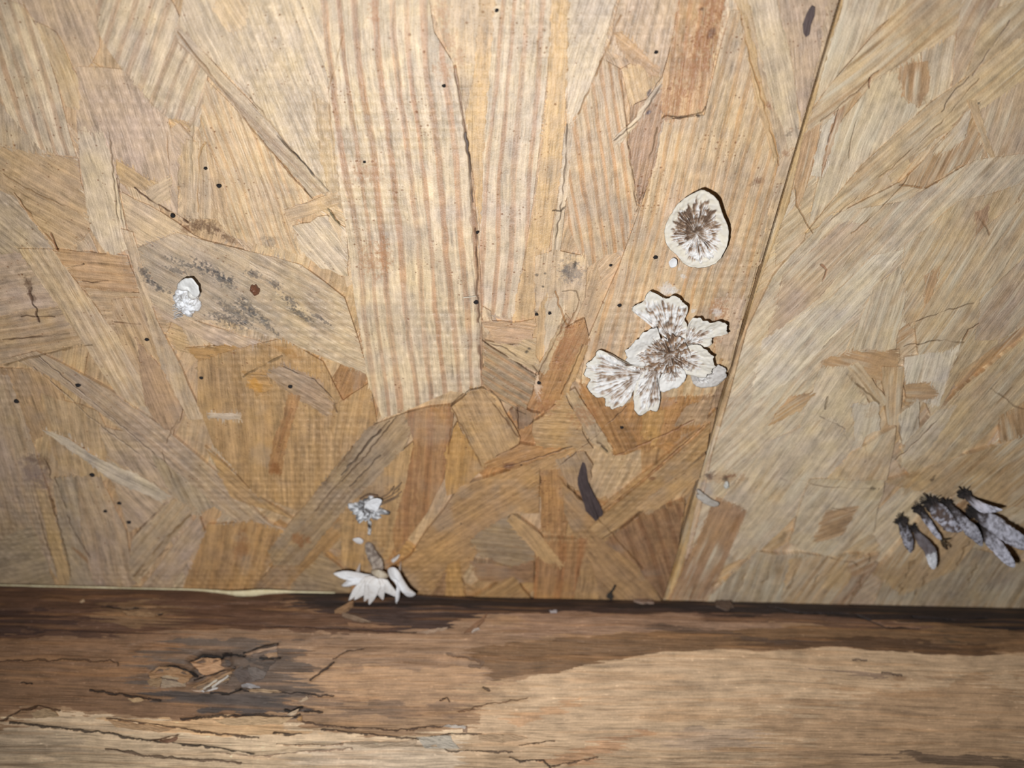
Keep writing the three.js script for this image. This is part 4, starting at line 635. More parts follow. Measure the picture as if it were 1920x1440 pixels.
function beamTexture(x0) {
  const W = 2048, Hh = 1024, map = new Uint8Array(W * Hh * 4), bump = new Uint8Array(W * Hh * 4), baseC = S(168, 134, 102), orange = S(190, 138, 88), darkb = S(78, 56, 44);
  for (let r = 0; r < Hh; r++) for (let c = 0; c < W; c++) {
    const X = x0 + (c + .5) * BW / W, s = (r + .5) * BH / Hh, at = (r * W + c) * 4;
    const v = s + 3 * (noise(X / 70 + 4, s / 20) - .5) + .8 * (noise(X / 16, s / 5 + 3) - .5);
    const f1 = noise(X / 7 + 9, v / .3), f2 = noise(X / 2.4, v / .13 + 40), f3 = noise(X / 24 + 70, v / 1.0), f4 = noise(X / 3 + 7, s / 2.2), f5 = noise(X / .5, s / .4);
    let R = baseC[0], G = baseC[1], B = baseC[2], h = .14 * (f1 - .5) + .07 * (f2 - .5) + .12 * (f3 - .5);
    const jx = (noise(X / 13 + 3, s / .55) - .5) * 2 + (f2 - .5) * .5, js = (noise(X / 6 + 30, s / 2) - .5) * 2 + (noise(X / 2, s / .7 + 9) - .5) * .8;
    for (const z of bz) {
      if (X < z.x0 || X > z.x1 || s < z.s0 || s > z.s1) continue;
      const qx = X + jx * z.jx, qs = s + js * z.js, P = z.w; let ins = false;
      for (let i = 0, j = P.length - 1; i < P.length; j = i++) if ((P[i][1] > qs) !== (P[j][1] > qs) && qx < (P[j][0] - P[i][0]) * (qs - P[i][1]) / (P[j][1] - P[i][1]) + P[i][0]) ins = !ins;
      if (ins) { R = lerp(R, z.color[0], z.k); G = lerp(G, z.color[1], z.k); B = lerp(B, z.color[2], z.k); }
    }
    const k1 = sstep(.6, .88, f3) * .38, k2 = sstep(.62, .9, noise(X / 30 + 11, v / .8 + 50)) * .35;
    R = lerp(R, orange[0], k1 * .6); G = lerp(G, orange[1], k1 * .6); B = lerp(B, orange[2], k1 * .6);
    R = lerp(R, darkb[0], k2 * .6); G = lerp(G, darkb[1], k2 * .6); B = lerp(B, darkb[2], k2 * .6);
    const mot = fbm(X / 9 + 31, s / 3.2 + 12), g = 1 + .42 * (mot - .5) + .38 * (f1 - .5) + .3 * (f2 - .5) + .22 * (f4 - .5) + .16 * (f5 - .5); R *= g; G *= g; B *= g;
    const fl = sstep(.86, .95, noise(X / 1.6 + 90, s / .26)); if (fl > 0) { R = lerp(R, R * 1.5 + .03, fl * .6); G = lerp(G, G * 1.5 + .03, fl * .6); B = lerp(B, B * 1.5 + .03, fl * .6); }
    for (const q of bc) {
      if (X < q.x0 || X > q.x1 || s < q.s0 || s > q.s1) continue;
      const d = lineDist(q.p, X + .5 * (f4 - .5), s + .7 * (noise(X / 1.8, s / 1.8) - .5) + .25 * (f5 - .5)), w = q.w * (.5 + .9 * noise(X / 4 + 3, s / 3)), k = sstep(w + .12, w * .5, d) * q.k;
      if (k > 0) { R = lerp(R, q.color[0], k); G = lerp(G, q.color[1], k); B = lerp(B, q.color[2], k); h -= .3 * k; }
    }
    map[at] = enc(R); map[at + 1] = enc(G); map[at + 2] = enc(B); map[at + 3] = 255;
    bump[at] = bump[at + 1] = bump[at + 2] = clamp(Math.round(255 * (h + .5)), 0, 255); bump[at + 3] = 255;
  }
  return [map, bump, W, Hh];
}
const beamMats = [woodMaterial('weathered_timber', beamTexture(-BW), .001, .72), woodMaterial('weathered_timber', beamTexture(0), .001, .72)];
const beam = thing('timber_beam', 'weathered brown timber beam with dark top edge and splintered gouge below the boards', 'beam', new THREE.Vector3(0, BO.y - .078, .024));
beam.userData.kind = 'thing';
{
  const NX = 860, SR = []; for (let i = 0; i <= 230; i++) SR.push(i / 230 * .0865);
  const back = [[.045, -.078], [-.0, -.078], [0, -.04], [0, 0]];
  for (const half of [0, 1]) {
    const pos = [], uv = [], idx = [], rows = SR.length + back.length, n = NX / 2;
    for (let i = 0; i <= n; i++) {
      const x = (half ? 0 : -.24) + .24 * i / n;
      for (const s of SR) { const p = beamPoint(x, Math.min(s, slen[400]), beamRelief(x * 1000, s * 1000) / 1000); pos.push(p.x, p.y, p.z); uv.push((x * 1000 - (half ? 0 : -BW)) / BW, s * 1000 / BH); }
      for (const [z, y] of back) { pos.push(BO.x + BC * x - BS * y, BO.y + BS * x + BC * y, z + .0002); uv.push((x * 1000 - (half ? 0 : -BW)) / BW, .97); }
    }
    for (let i = 0; i < n; i++) for (let j = 0; j < rows; j++) { const a = i * rows + j, b = i * rows + (j + 1) % rows, c = a + rows, d = b + rows; idx.push(a, b, c, b, d, c); }
    for (const e of [0, n]) if ((e === 0) === (half === 0)) { for (let j = 1; j + 1 < rows; j++) { const a = e * rows; e ? idx.push(a, a + j, a + j + 1) : idx.push(a, a + j + 1, a + j); } }
    const g = new THREE.BufferGeometry(); g.setAttribute('position', new THREE.Float32BufferAttribute(pos, 3)); g.setAttribute('uv', new THREE.Float32BufferAttribute(uv, 2)); g.setIndex(idx); g.computeVertexNormals();
    part('timber', g, beamMats[half], beam);
  }
}
// loose splinters and flakes that stand up from the timber
const flakeMat = {}, flakeTex = (() => {
  const N = 128, b = new Uint8Array(N * N * 4), u = new Uint8Array(N * N * 4);
  for (let y = 0; y < N; y++) for (let x = 0; x < N; x++) { const f = noise(x / 26, y / 2.2) * .6 + noise(x / 9 + 4, y / 1.1) * .4, i = (y * N + x) * 4; b[i] = b[i + 1] = b[i + 2] = enc((.66 + .68 * f) / 1.35); u[i] = u[i + 1] = u[i + 2] = 255 * f; b[i + 3] = u[i + 3] = 255; }
  const t = [texture(b, N, N, true), texture(u, N, N, false)]; for (const q of t) q.wrapS = q.wrapT = THREE.RepeatWrapping; return t;
})();
function flakeMaterial(rgb) {
  const key = rgb.join(), l = rgb.map(v => lin(v) * 1.35);
  return flakeMat[key] ??= new THREE.MeshStandardMaterial({ name: 'splinter_wood', color: new THREE.Color().setRGB(...l), map: flakeTex[0], bumpMap: flakeTex[1], bumpScale: .0003, roughness: .75 });
}
function slab(pts, thick, uvScale = 90) {   // pts: [surface point below, top point] pairs, outline counter-clockwise or not; a thin plate with real thickness
  const top = pts.map(p => p[1]), bot = pts.map(p => p[0]), c = top.reduce((s, p) => s.add(p), new THREE.Vector3()).multiplyScalar(1 / top.length), pos = [], uv = [];
  const dirU = top[Math.floor(top.length / 2)].clone().sub(top[0]).normalize(), nrm = new THREE.Vector3(0, .5, .86), dirV = new THREE.Vector3().crossVectors(nrm, dirU).normalize();
  let sgn = 0; for (let i = 0; i < top.length; i++) { const a = top[i].clone().sub(c), b = top[(i + 1) % top.length].clone().sub(c); sgn += a.cross(b).dot(nrm); }
  const push = p => { pos.push(p.x, p.y, p.z); const d = p.clone().sub(c); uv.push(d.dot(dirU) * uvScale, d.dot(dirV) * uvScale); };
  const tri = (a, b, d) => { if (sgn > 0) { push(a); push(b); push(d); } else { push(a); push(d); push(b); } };
  for (let i = 0; i < top.length; i++) { const j = (i + 1) % top.length; tri(c, top[i], top[j]); tri(top[i], bot[i], bot[j]); tri(top[i], bot[j], top[j]); }
  const g = new THREE.BufferGeometry(); g.setAttribute('position', new THREE.Float32BufferAttribute(pos, 3)); g.setAttribute('uv', new THREE.Float32BufferAttribute(uv, 2)); g.computeVertexNormals(); return g;
}
let flakes = 0;
function flake(raw, rgb, lift, label) {
  const pts = []; raw.forEach((p, i) => { const q = raw[(i + 1) % raw.length], l = Math.hypot(q[0] - p[0], q[1] - p[1]); pts.push(p); const n = Math.min(4, Math.floor(l / 7)); for (let k = 1; k <= n; k++) pts.push([lerp(p[0], q[0], k / (n + 1)) + (rs() - .5) * 3, lerp(p[1], q[1], k / (n + 1)) + (rs() - .5) * 2.4]); });
  lift *= .7; rgb = rgb.map((v, i) => Math.round(v * .8 + [128, 104, 84][i] * .2));   // outline in pixels, lift in mm per point or one for all
  const pr = pts.map(([x, y, l]) => { const b = onBeam(x, y), h = beamRelief(b[0] * 1000, b[1] * 1000) / 1000, k = (l ?? lift) / 1000; return [beamPoint(b[0], b[1], h - .0004), beamPoint(b[0], b[1], h + k)]; });
  part(flakes ? `splinter_${String(flakes).padStart(3, '0')}` : 'splinter', slab(pr, 0, 110), flakeMaterial(rgb), beam, label); flakes++;
}
flake([[354, 1240], [364, 1236], [375, 1230], [392, 1232], [410, 1231], [413, 1240], [411, 1247], [421, 1251], [406, 1258], [387, 1266], [377, 1263], [367, 1252]], [204, 160, 120], 1.0, 'peach-coloured plug of torn wood');
flake([[280, 1263], [297, 1249], [326, 1251], [348, 1257], [360, 1267], [354, 1277], [342, 1282], [322, 1270], [302, 1268], [286, 1274]], [176, 136, 98], .9, 'tan flake of torn wood');
flake([[278, 1278], [290, 1270], [304, 1272], [300, 1288], [284, 1287]], [150, 122, 88], .5); flake([[304, 1273], [322, 1276], [348, 1280], [350, 1287], [303, 1290]], [170, 150, 126], .5); flake([[303, 1265], [318, 1267], [336, 1271], [335, 1274], [304, 1270]], [198, 178, 148], 1.1);
for (let i = 0; i < 5; i++) { const x = 356 + i * 7, y = 1286 + i * 2, e = 1 - i * .12; flake([[x, y], [x + 42 * e, y - 19 * e], [x + 82 * e, y - 32 * e], [x + 84 * e, y - 28 * e], [x + 44 * e, y - 14 * e], [x + 3, y + 3]], [[150, 118, 86], [176, 140, 104], [128, 106, 84], [168, 136, 102], [110, 94, 80]][i], .5 + i * .18); }
flake([[383, 1291], [396, 1281], [407, 1274], [409, 1275], [398, 1284], [387, 1293]], [214, 206, 190], 1.5, 'pale silvery sliver'); flake([[396, 1290], [412, 1277], [429, 1266], [430, 1268], [414, 1280], [400, 1291]], [222, 216, 206], 1.7); flake([[378, 1296], [392, 1291], [410, 1289], [404, 1293], [384, 1298]], [216, 213, 210], 1.0); flake([[356, 1293], [372, 1294], [386, 1296], [372, 1297]], [196, 170, 148], .8);
flake([[416, 1229], [440, 1230], [455, 1232], [487, 1237], [524, 1235], [514, 1244], [506, 1250], [500, 1262], [470, 1258], [442, 1254], [424, 1248]], [86, 76, 72], .5, 'charcoal-grey flake'); flake([[442, 1256], [470, 1254], [499, 1263], [494, 1274], [470, 1280], [450, 1280], [440, 1268]], [94, 84, 80], .4); flake([[466, 1254], [480, 1252], [500, 1262], [496, 1272], [474, 1276]], [112, 104, 100], .6);
flake([[457, 1228], [490, 1218], [520, 1213], [521, 1217], [492, 1223], [464, 1231]], [186, 154, 128], 1.2); flake([[462, 1226], [492, 1214], [520, 1209], [521, 1212], [494, 1217]], [92, 80, 74], 1.6); flake([[472, 1231], [498, 1222], [521, 1218], [521, 1223], [500, 1227], [482, 1234]], [126, 110, 100], .9); flake([[496, 1229], [508, 1224], [520, 1224], [521, 1231], [504, 1234]], [176, 140, 108], .8);
flake([[452, 1284], [468, 1281], [488, 1287], [490, 1290], [458, 1290]], [160, 160, 164], .6); flake([[462, 1292], [490, 1292], [520, 1294], [534, 1298], [500, 1299], [470, 1297]], [182, 154, 122], .7);
flake([[540, 1338], [552, 1332], [562, 1328], [558, 1336], [548, 1340]], [214, 190, 160], 1.8); flake([[558, 1346], [568, 1341], [568, 1350], [562, 1350]], [196, 150, 96], 1.2); flake([[560, 1314], [576, 1305], [580, 1310], [566, 1316]], [190, 166, 138], 1.0);
flake([[628, 1152], [646, 1142], [664, 1133], [662, 1140], [648, 1150], [640, 1153]], [164, 128, 92], 2.0, 'tan splinter lying on the dark top edge'); flake([[640, 1150], [652, 1154], [690, 1166], [696, 1168], [664, 1166], [642, 1158]], [140, 118, 96], .8);
flake([[652, 1170], [700, 1172], [772, 1176], [700, 1178], [654, 1176]], [150, 112, 80], .8); flake([[870, 1188], [892, 1170], [914, 1153], [908, 1166], [884, 1186]], [144, 106, 78], .9); flake([[880, 1184], [896, 1178], [900, 1181], [886, 1187]], [198, 186, 176], .8); flake([[782, 1188], [810, 1182], [840, 1178], [836, 1182], [800, 1190]], [190, 164, 140], .6);
flake([[826, 1362], [842, 1358], [874, 1361], [872, 1366], [846, 1364]], [218, 208, 196], .9, 'white sliver'); flake([[866, 1362], [876, 1361], [876, 1374], [868, 1372]], [164, 134, 110], .7);
flake([[230, 1150], [270, 1150], [296, 1152], [290, 1157], [240, 1156]], [158, 124, 88], .9); flake([[150, 1130], [157, 1126], [159, 1128], [153, 1131]], [206, 176, 140], .8); flake([[240, 1310], [262, 1308], [272, 1312], [254, 1317]], [202, 168, 124], .9); flake([[1030, 1146], [1044, 1146], [1044, 1150], [1032, 1150]], [198, 196, 204], .5);
flake([[1188, 1128], [1200, 1125], [1222, 1128], [1226, 1132], [1206, 1133]], [156, 132, 116], 1.0); flake([[1340, 1132], [1370, 1132], [1376, 1140], [1362, 1144], [1342, 1138]], [96, 78, 66], 1.0);
flake([[640, 1392], [700, 1388], [770, 1390], [778, 1386], [782, 1390], [776, 1400], [700, 1402]], [206, 180, 150], .5); flake([[780, 1382], [846, 1379], [852, 1392], [862, 1402], [800, 1404]], [206, 196, 180], .5); flake([[896, 1376], [960, 1376], [990, 1384], [940, 1392], [898, 1386]], [200, 168, 132], .5);
flake([[205, 1349], [270, 1358], [330, 1366], [300, 1372], [220, 1362]], [204, 164, 122], .6); flake([[60, 1336], [84, 1328], [106, 1334], [112, 1342], [70, 1346]], [188, 158, 120], .7); flake([[400, 1348], [470, 1342], [552, 1343], [530, 1356], [430, 1358]], [214, 180, 138], .6); flake([[300, 1388], [334, 1380], [330, 1388], [310, 1392]], [150, 112, 86], .9);
console.log('beam done');
// ---------------------------------------------------------------- fungi and small things on the boards
const skin = new THREE.MeshStandardMaterial({ name: 'fungus_flesh', vertexColors: true, roughness: .82 });
const dull = new THREE.MeshStandardMaterial({ name: 'dull_growth', vertexColors: true, roughness: .95 });
function gridGeo(nu, nv, f, wrap) {   // f(i/nu, j/nv) -> [Vector3, colour]
  const pos = [], col = [], idx = [];
  for (let i = 0; i <= nu; i++) for (let j = 0; j <= nv; j++) { const [p, c] = f(i / nu, j / nv); pos.push(p.x, p.y, p.z); col.push(...c); }
  for (let i = 0; i < nu; i++) for (let j = 0; j < nv; j++) { const a = i * (nv + 1) + j, b = a + 1, c = a + nv + 1, d = c + 1; idx.push(a, c, b, b, c, d); }
  const g = new THREE.BufferGeometry(); g.setAttribute('position', new THREE.Float32BufferAttribute(pos, 3)); g.setAttribute('color', new THREE.Float32BufferAttribute(col, 3)); g.setIndex(idx); g.computeVertexNormals();
  if (wrap) { const n = g.attributes.normal; for (let j = 0; j <= nv; j++) { const e = nu * (nv + 1) + j, v = new THREE.Vector3().fromBufferAttribute(n, j).add(new THREE.Vector3().fromBufferAttribute(n, e)).normalize(); n.setXYZ(j, v.x, v.y, v.z); n.setXYZ(e, v.x, v.y, v.z); } }
  return g;
}
// a cap or lobe: outline [px, py, height mm] round a hub; gilled middle, smooth rim, rolled edge and an underside back to the board
function lobe(out, hub, o = {}) {
  const curve = new THREE.CatmullRomCurve3(out.map(([x, y, h]) => onWall(x, y, (h ?? o.h ?? 4) / 1000)), true, 'centripetal'), H = onWall(hub[0], hub[1], (hub[2] ?? 1) / 1000);
  const nu = o.nu ?? 150, nr = o.nr ?? 44, nb = 8, seed = o.seed ?? 1, rim = o.rim ?? .72, ridge = (o.ridge ?? .5) / 1000, scal = o.scallop ?? .055, pts = [];
  for (let i = 0; i <= nu; i++) pts.push(curve.getPointAt((i % nu) / nu));
  let sgn = 0; for (let i = 0; i < nu; i++) { const a = pts[i], b = pts[i + 1]; sgn += (a.x - H.x) * (b.y - H.y) - (b.x - H.x) * (a.y - H.y); } if (sgn < 0) pts.reverse();
  const white = o.white ?? .5, rimC = o.rimColor ?? S(226, 219, 204), wh = o.whiteColor ?? S(236, 234, 232), br = o.brown ?? S(164, 138, 114), dk = o.dark ?? S(108, 86, 70);
  return gridGeo(nu, nr + nb, (u, v) => {
    const i = Math.round(u * nu), O = pts[i], j = Math.round(v * (nr + nb)), under = j > nr, t = under ? Math.max(0, 1 - (j - nr) / nb) : j / nr;
    const a = Math.atan2(O.y - H.y, O.x - H.x), cyc = (i % nu), wob = 1 + scal * (noise(cyc * .24 + seed * 9, seed) - .5) * 1.6 + scal * .25 * (noise(cyc * .8 + seed * 5, 3) - .5);
    const rimAt = rim + .2 * (noise(cyc * .16 + seed * 3, 7) - .5) + .12 * (noise(cyc * .7 + seed, 17) - .5), gill = o.plain ? 0 : sstep(rimAt + .03, rimAt - .05, t);
    const p = new THREE.Vector3(lerp(H.x, O.x, t * wob), lerp(H.y, O.y, t * wob), lerp(H.z, O.z, Math.pow(t, o.pow ?? 1.4)));
    p.z += (o.dome ?? 0) / 1000 * Math.sin(t * Math.PI);
    const n1 = noise(cyc * .62 + seed * 31 + 2.2 * noise(t * 5, cyc * .05), t * 2.2 + seed), n2 = noise(cyc * 1.7 + seed * 13, t * 5), n3 = noise(p.x / .0006, p.y / .0006), iso = fbm(p.x / .0011 + seed, p.y / .0011), roll = sstep(.9, 1, t);
    p.z += ridge * (gill * ((n1 - .5) * 1.2 + (n2 - .5) * .9 + (iso - .5) * 2.2) * Math.min(1, t * 4) + .35 * (n3 - .5) + .5 * (1 - gill) * (noise(p.x / .0022 + seed, p.y / .0022) - .5)) - roll * .0002;
    if (under) { const q = (j - nr) / nb; p.x = lerp(p.x, H.x, .02); p.y = lerp(p.y, H.y, .02); p.z = Math.max(.0001, p.z - (o.thick ?? .7) / 1000 * Math.min(1, q * 4) - .0012 * q); if (j === nr + nb) { p.x = H.x; p.y = H.y; p.z = -.0002; } }
    let c = mix3(rimC, wh, n3 * .5);
    if (gill > 0) { const w = clamp(white + (n1 - .5) * 1.25 + (n2 - .5) * .9 + (iso - .5) * 1.7 + (n3 - .5) * .5 + (o.whiteOut ?? .35) * (t / rimAt - .55) + (o.side ? o.side(a, t) : 0), 0, 1); const gc = w < .45 ? mix3(dk, br, w / .45) : mix3(br, wh, (w - .45) / .55); c = mix3(c, gc, gill); }
    if (under) c = mix3(rimC, br, .35);
    return [p, c];
  }, true);
}
// a tongue or stalk swept along [px, py, height mm, width px]; flat: thickness over width
function tongue(path, o = {}) {
  const P = path.map(([x, y, h]) => onWall(x, y, h / 1000)), W = path.map(([x, y, h, w]) => w * scaleAt(x, y) * .5), curve = new THREE.CatmullRomCurve3(P), n = o.n ?? 40, m = o.m ?? 20, seed = o.seed ?? 1;
  return gridGeo(m, n, (a, t) => {
    const p = curve.getPoint(t), T = curve.getTangent(t), k = t * (W.length - 1), i = Math.min(W.length - 2, Math.floor(k)); let w = lerp(W[i], W[i + 1], k - i);
    const N = new THREE.Vector3(0, .2, 1).addScaledVector(T, -T.z).normalize(), B = new THREE.Vector3().crossVectors(N, T).normalize(), th = -a * Math.PI * 2, end = Math.sqrt(Math.max(0, 1 - Math.pow(Math.abs(2 * t - 1), o.blunt ?? 8)));
    const am = (a % 1) * 8, rough = 1 + (o.rough ?? .25) * (noise(Math.cos(th) * 2.5 + seed * 7, t * 9 + Math.sin(th) * 2.5) - .5) * 2 + (o.fine ?? .12) * (noise(Math.cos(th) * 7 + seed, t * 30 + Math.sin(th) * 7) - .5) * 2;
    p.addScaledVector(B, Math.cos(th) * w * end * rough).addScaledVector(N, Math.sin(th) * w * (o.flat ?? .5) * end * rough);
    if (p.z < -.0001) p.z = -.0001;
    return [p, o.color(t, Math.sin(th), Math.cos(th), noise(p.x / .0007 + seed, p.y / .0007), noise(p.x / .0003, p.y / .0003 + seed))];
  }, true);
}
function lump(px, py, rx, ry, h, o = {}) {   // a crumbly knob sitting on the board
  const c = onWall(px, py), s = scaleAt(px, py), seed = o.seed ?? 1;
  return gridGeo(o.nu ?? 40, o.nv ?? 16, (u, v) => {
    const a = u * Math.PI * 2, f = v * Math.PI / 2, cx = Math.cos(a) * Math.cos(f), cy = Math.sin(a) * Math.cos(f), n = 1 + (o.rough ?? .5) * (noise(cx * 2.2 + seed * 5, cy * 2.2 + seed) - .5) * 2 + (o.fine ?? .2) * (noise(cx * 7 + seed, cy * 7 + 4) - .5) * 2;
    const p = new THREE.Vector3(c.x + cx * rx * s * n, c.y + cy * ry * s * 1.1 * n, Math.sin(f) * h / 1000 * n - .0002 + (o.lift ?? 0) / 1000);
    return [p, o.color(cx, cy, noise(p.x / .0008 + seed, p.y / .0008), noise(p.x / .00035, p.y / .00035))];
  }, true);
}
function hair(path, r, rgb) { const g = new THREE.TubeGeometry(new THREE.CatmullRomCurve3(path.map(([x, y, h]) => onWall(x, y, h / 1000))), 14, r, 5); const c = S(...rgb), n = g.attributes.position.count, a = new Float32Array(n * 3); for (let i = 0; i < n; i++) a.set(c, i * 3); g.setAttribute('color', new THREE.BufferAttribute(a, 3)); g.deleteAttribute('uv'); return g; }
const wallBase = (px, py) => { const p = onWall(px, py); p.z = 0; return p; };

{ // round cup-shaped crust
  const t = thing('disc_fungus', 'round cream-rimmed fungus disc with a brown and white shaggy centre', 'fungus', wallBase(1300, 435));
  part('cap', lobe([[1316, 357, 6], [1331, 362, 6.5], [1346, 376, 7], [1353, 393, 7], [1358, 408, 6.5], [1365, 424, 6], [1367, 440, 5.5], [1362, 464, 5], [1353, 482, 4], [1338, 497, 3], [1312, 503, 2.5], [1286, 498, 2], [1270, 480, 2], [1252, 462, 2.2], [1246, 436, 2.5], [1249, 420, 3], [1258, 402, 4], [1270, 385, 5], [1285, 372, 5.5], [1300, 363, 6]], [1306, 438, 2.2], { nu: 260, nr: 70, rim: .76, seed: 3, ridge: .8, white: .42, thick: .8, pow: 1.8, scallop: .012, rimColor: S(224, 215, 196), whiteOut: .5, side: (a, t) => .55 * Math.cos(a + .9) * t }), skin, t);
  part('side_lobe', lobe([[1262, 484, 1.5], [1270, 488, 1.5], [1268, 500, 1.2], [1258, 502, 1], [1254, 492, 1.2]], [1263, 493, 1], { nu: 40, nr: 10, plain: true, seed: 4, ridge: .2, rimColor: S(232, 232, 234) }), skin, t, 'small white lobe');
}
{ // lobed crust radiating from one point
  const t = thing('lobed_fungus', 'large white lobed fungus spreading in gilled fans from a brown centre', 'fungus', wallBase(1250, 670));
  const hub = [1258, 664, 2];
  const F = (out, h, o) => part('fan', lobe(out, h, { nu: 150, nr: 46, ridge: .7, h: 4, ...o }), skin, t);
  F([[1236, 625, 2], [1228, 602, 2.5], [1222, 592, 3], [1212, 586, 3.2], [1190, 588, 3.5], [1188, 578, 4.2], [1205, 566, 4.5], [1216, 553, 4.8], [1230, 549, 5], [1240, 556, 4.8], [1252, 560, 4.5], [1262, 556, 5], [1274, 558, 5], [1280, 566, 4.8], [1290, 574, 4.8], [1290, 585, 4.2], [1284, 600, 3.5], [1288, 612, 3], [1282, 636, 2]], [1258, 640, 1.5], { seed: 11, white: .8, rim: .88, whiteOut: .4 });
  F([[1280, 640, 2], [1288, 620, 2.8], [1294, 602, 4.5], [1306, 596, 5], [1320, 600, 5], [1334, 604, 5], [1345, 602, 5.5], [1358, 607, 5.5], [1366, 616, 5.5], [1364, 627, 5], [1352, 626, 4.5], [1340, 622, 4], [1334, 632, 3.5], [1336, 646, 3], [1310, 652, 2.5]], [1284, 646, 1.8], { seed: 12, white: .62, rim: .62 });
  F([[1270, 668, 2], [1290, 650, 2.8], [1308, 646, 4], [1318, 652, 5], [1332, 662, 5.5], [1340, 674, 5.5], [1341, 686, 5], [1334, 700, 4], [1318, 708, 3.2], [1300, 706, 2.6], [1284, 700, 2.2]], [1272, 674, 1.8], { seed: 13, white: .6, rim: .66 });
  F([[1296, 700, 2], [1316, 694, 2.2], [1336, 688, 2.4], [1352, 686, 2.6], [1362, 696, 2.6], [1360, 710, 2.2], [1344, 724, 1.8], [1322, 728, 1.5], [1304, 724, 1.4]], [1308, 706, 1.2], { seed: 14, white: .75, rim: .55, rimColor: S(196, 190, 184), brown: S(150, 140, 132), dark: S(96, 88, 84) });
  F([[1248, 690, 2.2], [1262, 684, 2.8], [1278, 690, 3], [1286, 702, 3], [1282, 718, 2.8], [1268, 728, 2.4], [1250, 734, 2.2], [1236, 734, 2], [1234, 720, 2], [1240, 704, 2]], [1262, 694, 1.6], { seed: 15, white: .62, rim: .6, rimColor: S(234, 231, 226) });
  F([[1244, 684, 2.4], [1238, 704, 3], [1236, 724, 3], [1238, 742, 3], [1237, 758, 3], [1230, 772, 3], [1220, 768, 3.2], [1212, 772, 3.2], [1204, 780, 3.4], [1194, 776, 3.4], [1189, 764, 3.2], [1188, 744, 3], [1190, 722, 2.8], [1206, 700, 2.5], [1224, 684, 2.2]], [1230, 694, 1.8], { seed: 16, white: .72, rim: .86, whiteOut: .4 });
  F([[1216, 690, 2.4], [1200, 688, 2.4], [1186, 686, 2.6], [1172, 688, 3], [1160, 684, 3.2], [1148, 680, 3.2], [1142, 668, 3.5], [1134, 660, 3.8], [1124, 658, 4], [1116, 666, 4], [1110, 676, 4], [1102, 682, 4], [1098, 694, 4], [1098, 704, 4], [1104, 710, 3.8], [1102, 722, 3.8], [1108, 736, 3.6], [1122, 746, 3.6], [1132, 748, 3.4], [1138, 762, 3.4], [1152, 767, 3.2], [1168, 762, 3.2], [1178, 752, 3], [1182, 738, 2.8], [1184, 724, 2.6], [1200, 708, 2.4]], [1204, 700, 1.8], { seed: 17, nu: 220, white: .76, rim: .9, whiteOut: .35, scallop: .04 });
  F([[1244, 662, 2.4], [1240, 644, 3], [1236, 626, 4.4], [1230, 615, 5], [1216, 618, 5], [1204, 626, 5], [1192, 638, 5], [1180, 648, 4.6], [1174, 662, 4.4], [1175, 676, 4], [1186, 684, 3.4], [1206, 688, 2.8], [1226, 684, 2.4]], [1246, 664, 2], { seed: 18, white: .28, rim: .55, rimColor: S(232, 228, 221) });
  part('gills', lobe([[1292, 660, 3.2], [1284, 640, 3.4], [1262, 628, 3.4], [1240, 634, 3.4], [1220, 648, 3.4], [1200, 664, 3.4], [1204, 682, 3], [1222, 692, 3], [1246, 700, 3], [1270, 694, 3], [1290, 682, 3]], hub, { nu: 240, nr: 40, rim: 1.3, ridge: 1.0, white: .3, whiteOut: .3, seed: 20, scallop: .14, brown: S(160, 126, 94), pow: 1 }), skin, t, 'brown radiating gills');
}
{ // small white fungus on the mould-streaked strand
  const t = thing('small_white_fungus', 'small chalk-white fungus knob on the mould-streaked grey strand', 'fungus', wallBase(354, 556));
  const wc = (cx, cy, n, m) => mix3(S(226, 226, 224), S(244, 244, 242), n), gc = (cx, cy, n, m) => mix3(S(150, 144, 134), S(240, 242, 246), clamp(.78 + (n - .5) * 1.1 + (m - .5) * .9, 0, 1));
  part('cap', lobe([[336, 528, 3.5], [346, 522, 4.2], [360, 522, 4.8], [368, 530, 5], [373, 542, 5], [374, 552, 4.8], [366, 558, 4], [352, 546, 3], [340, 546, 2.5], [331, 541, 2.8]], [352, 538, 3.4], { plain: true, nu: 90, nr: 20, seed: 6, rimColor: S(230, 230, 228), ridge: .4, dome: .5 }), skin, t);
  part('cap', lobe([[352, 543, 3], [368, 540, 4.2], [373, 549, 4.2], [370, 560, 3.6], [358, 562, 3], [352, 555, 2.8]], [361, 551, 3.6], { plain: true, nu: 70, nr: 16, seed: 7, rimColor: S(228, 226, 220), ridge: .4, dome: .5 }), skin, t);
  part('tuft', lump(353, 563, 23, 27, 3.2, { color: gc, rough: .12, fine: .14, seed: 8, nu: 70, nv: 26 }), skin, t, 'fuzzy white tuft');
  for (let i = 0; i < 16; i++) { const y = 548 + i * 3, r = rs(); part('filament', hair([[342, y, 1.6], [334 - r * 2, y + 1 + rs() * 2, .8], [328 - r * 6, y + 3 + rs() * 4, .2]], .00009, [228, 230, 234]), skin, t); }
}
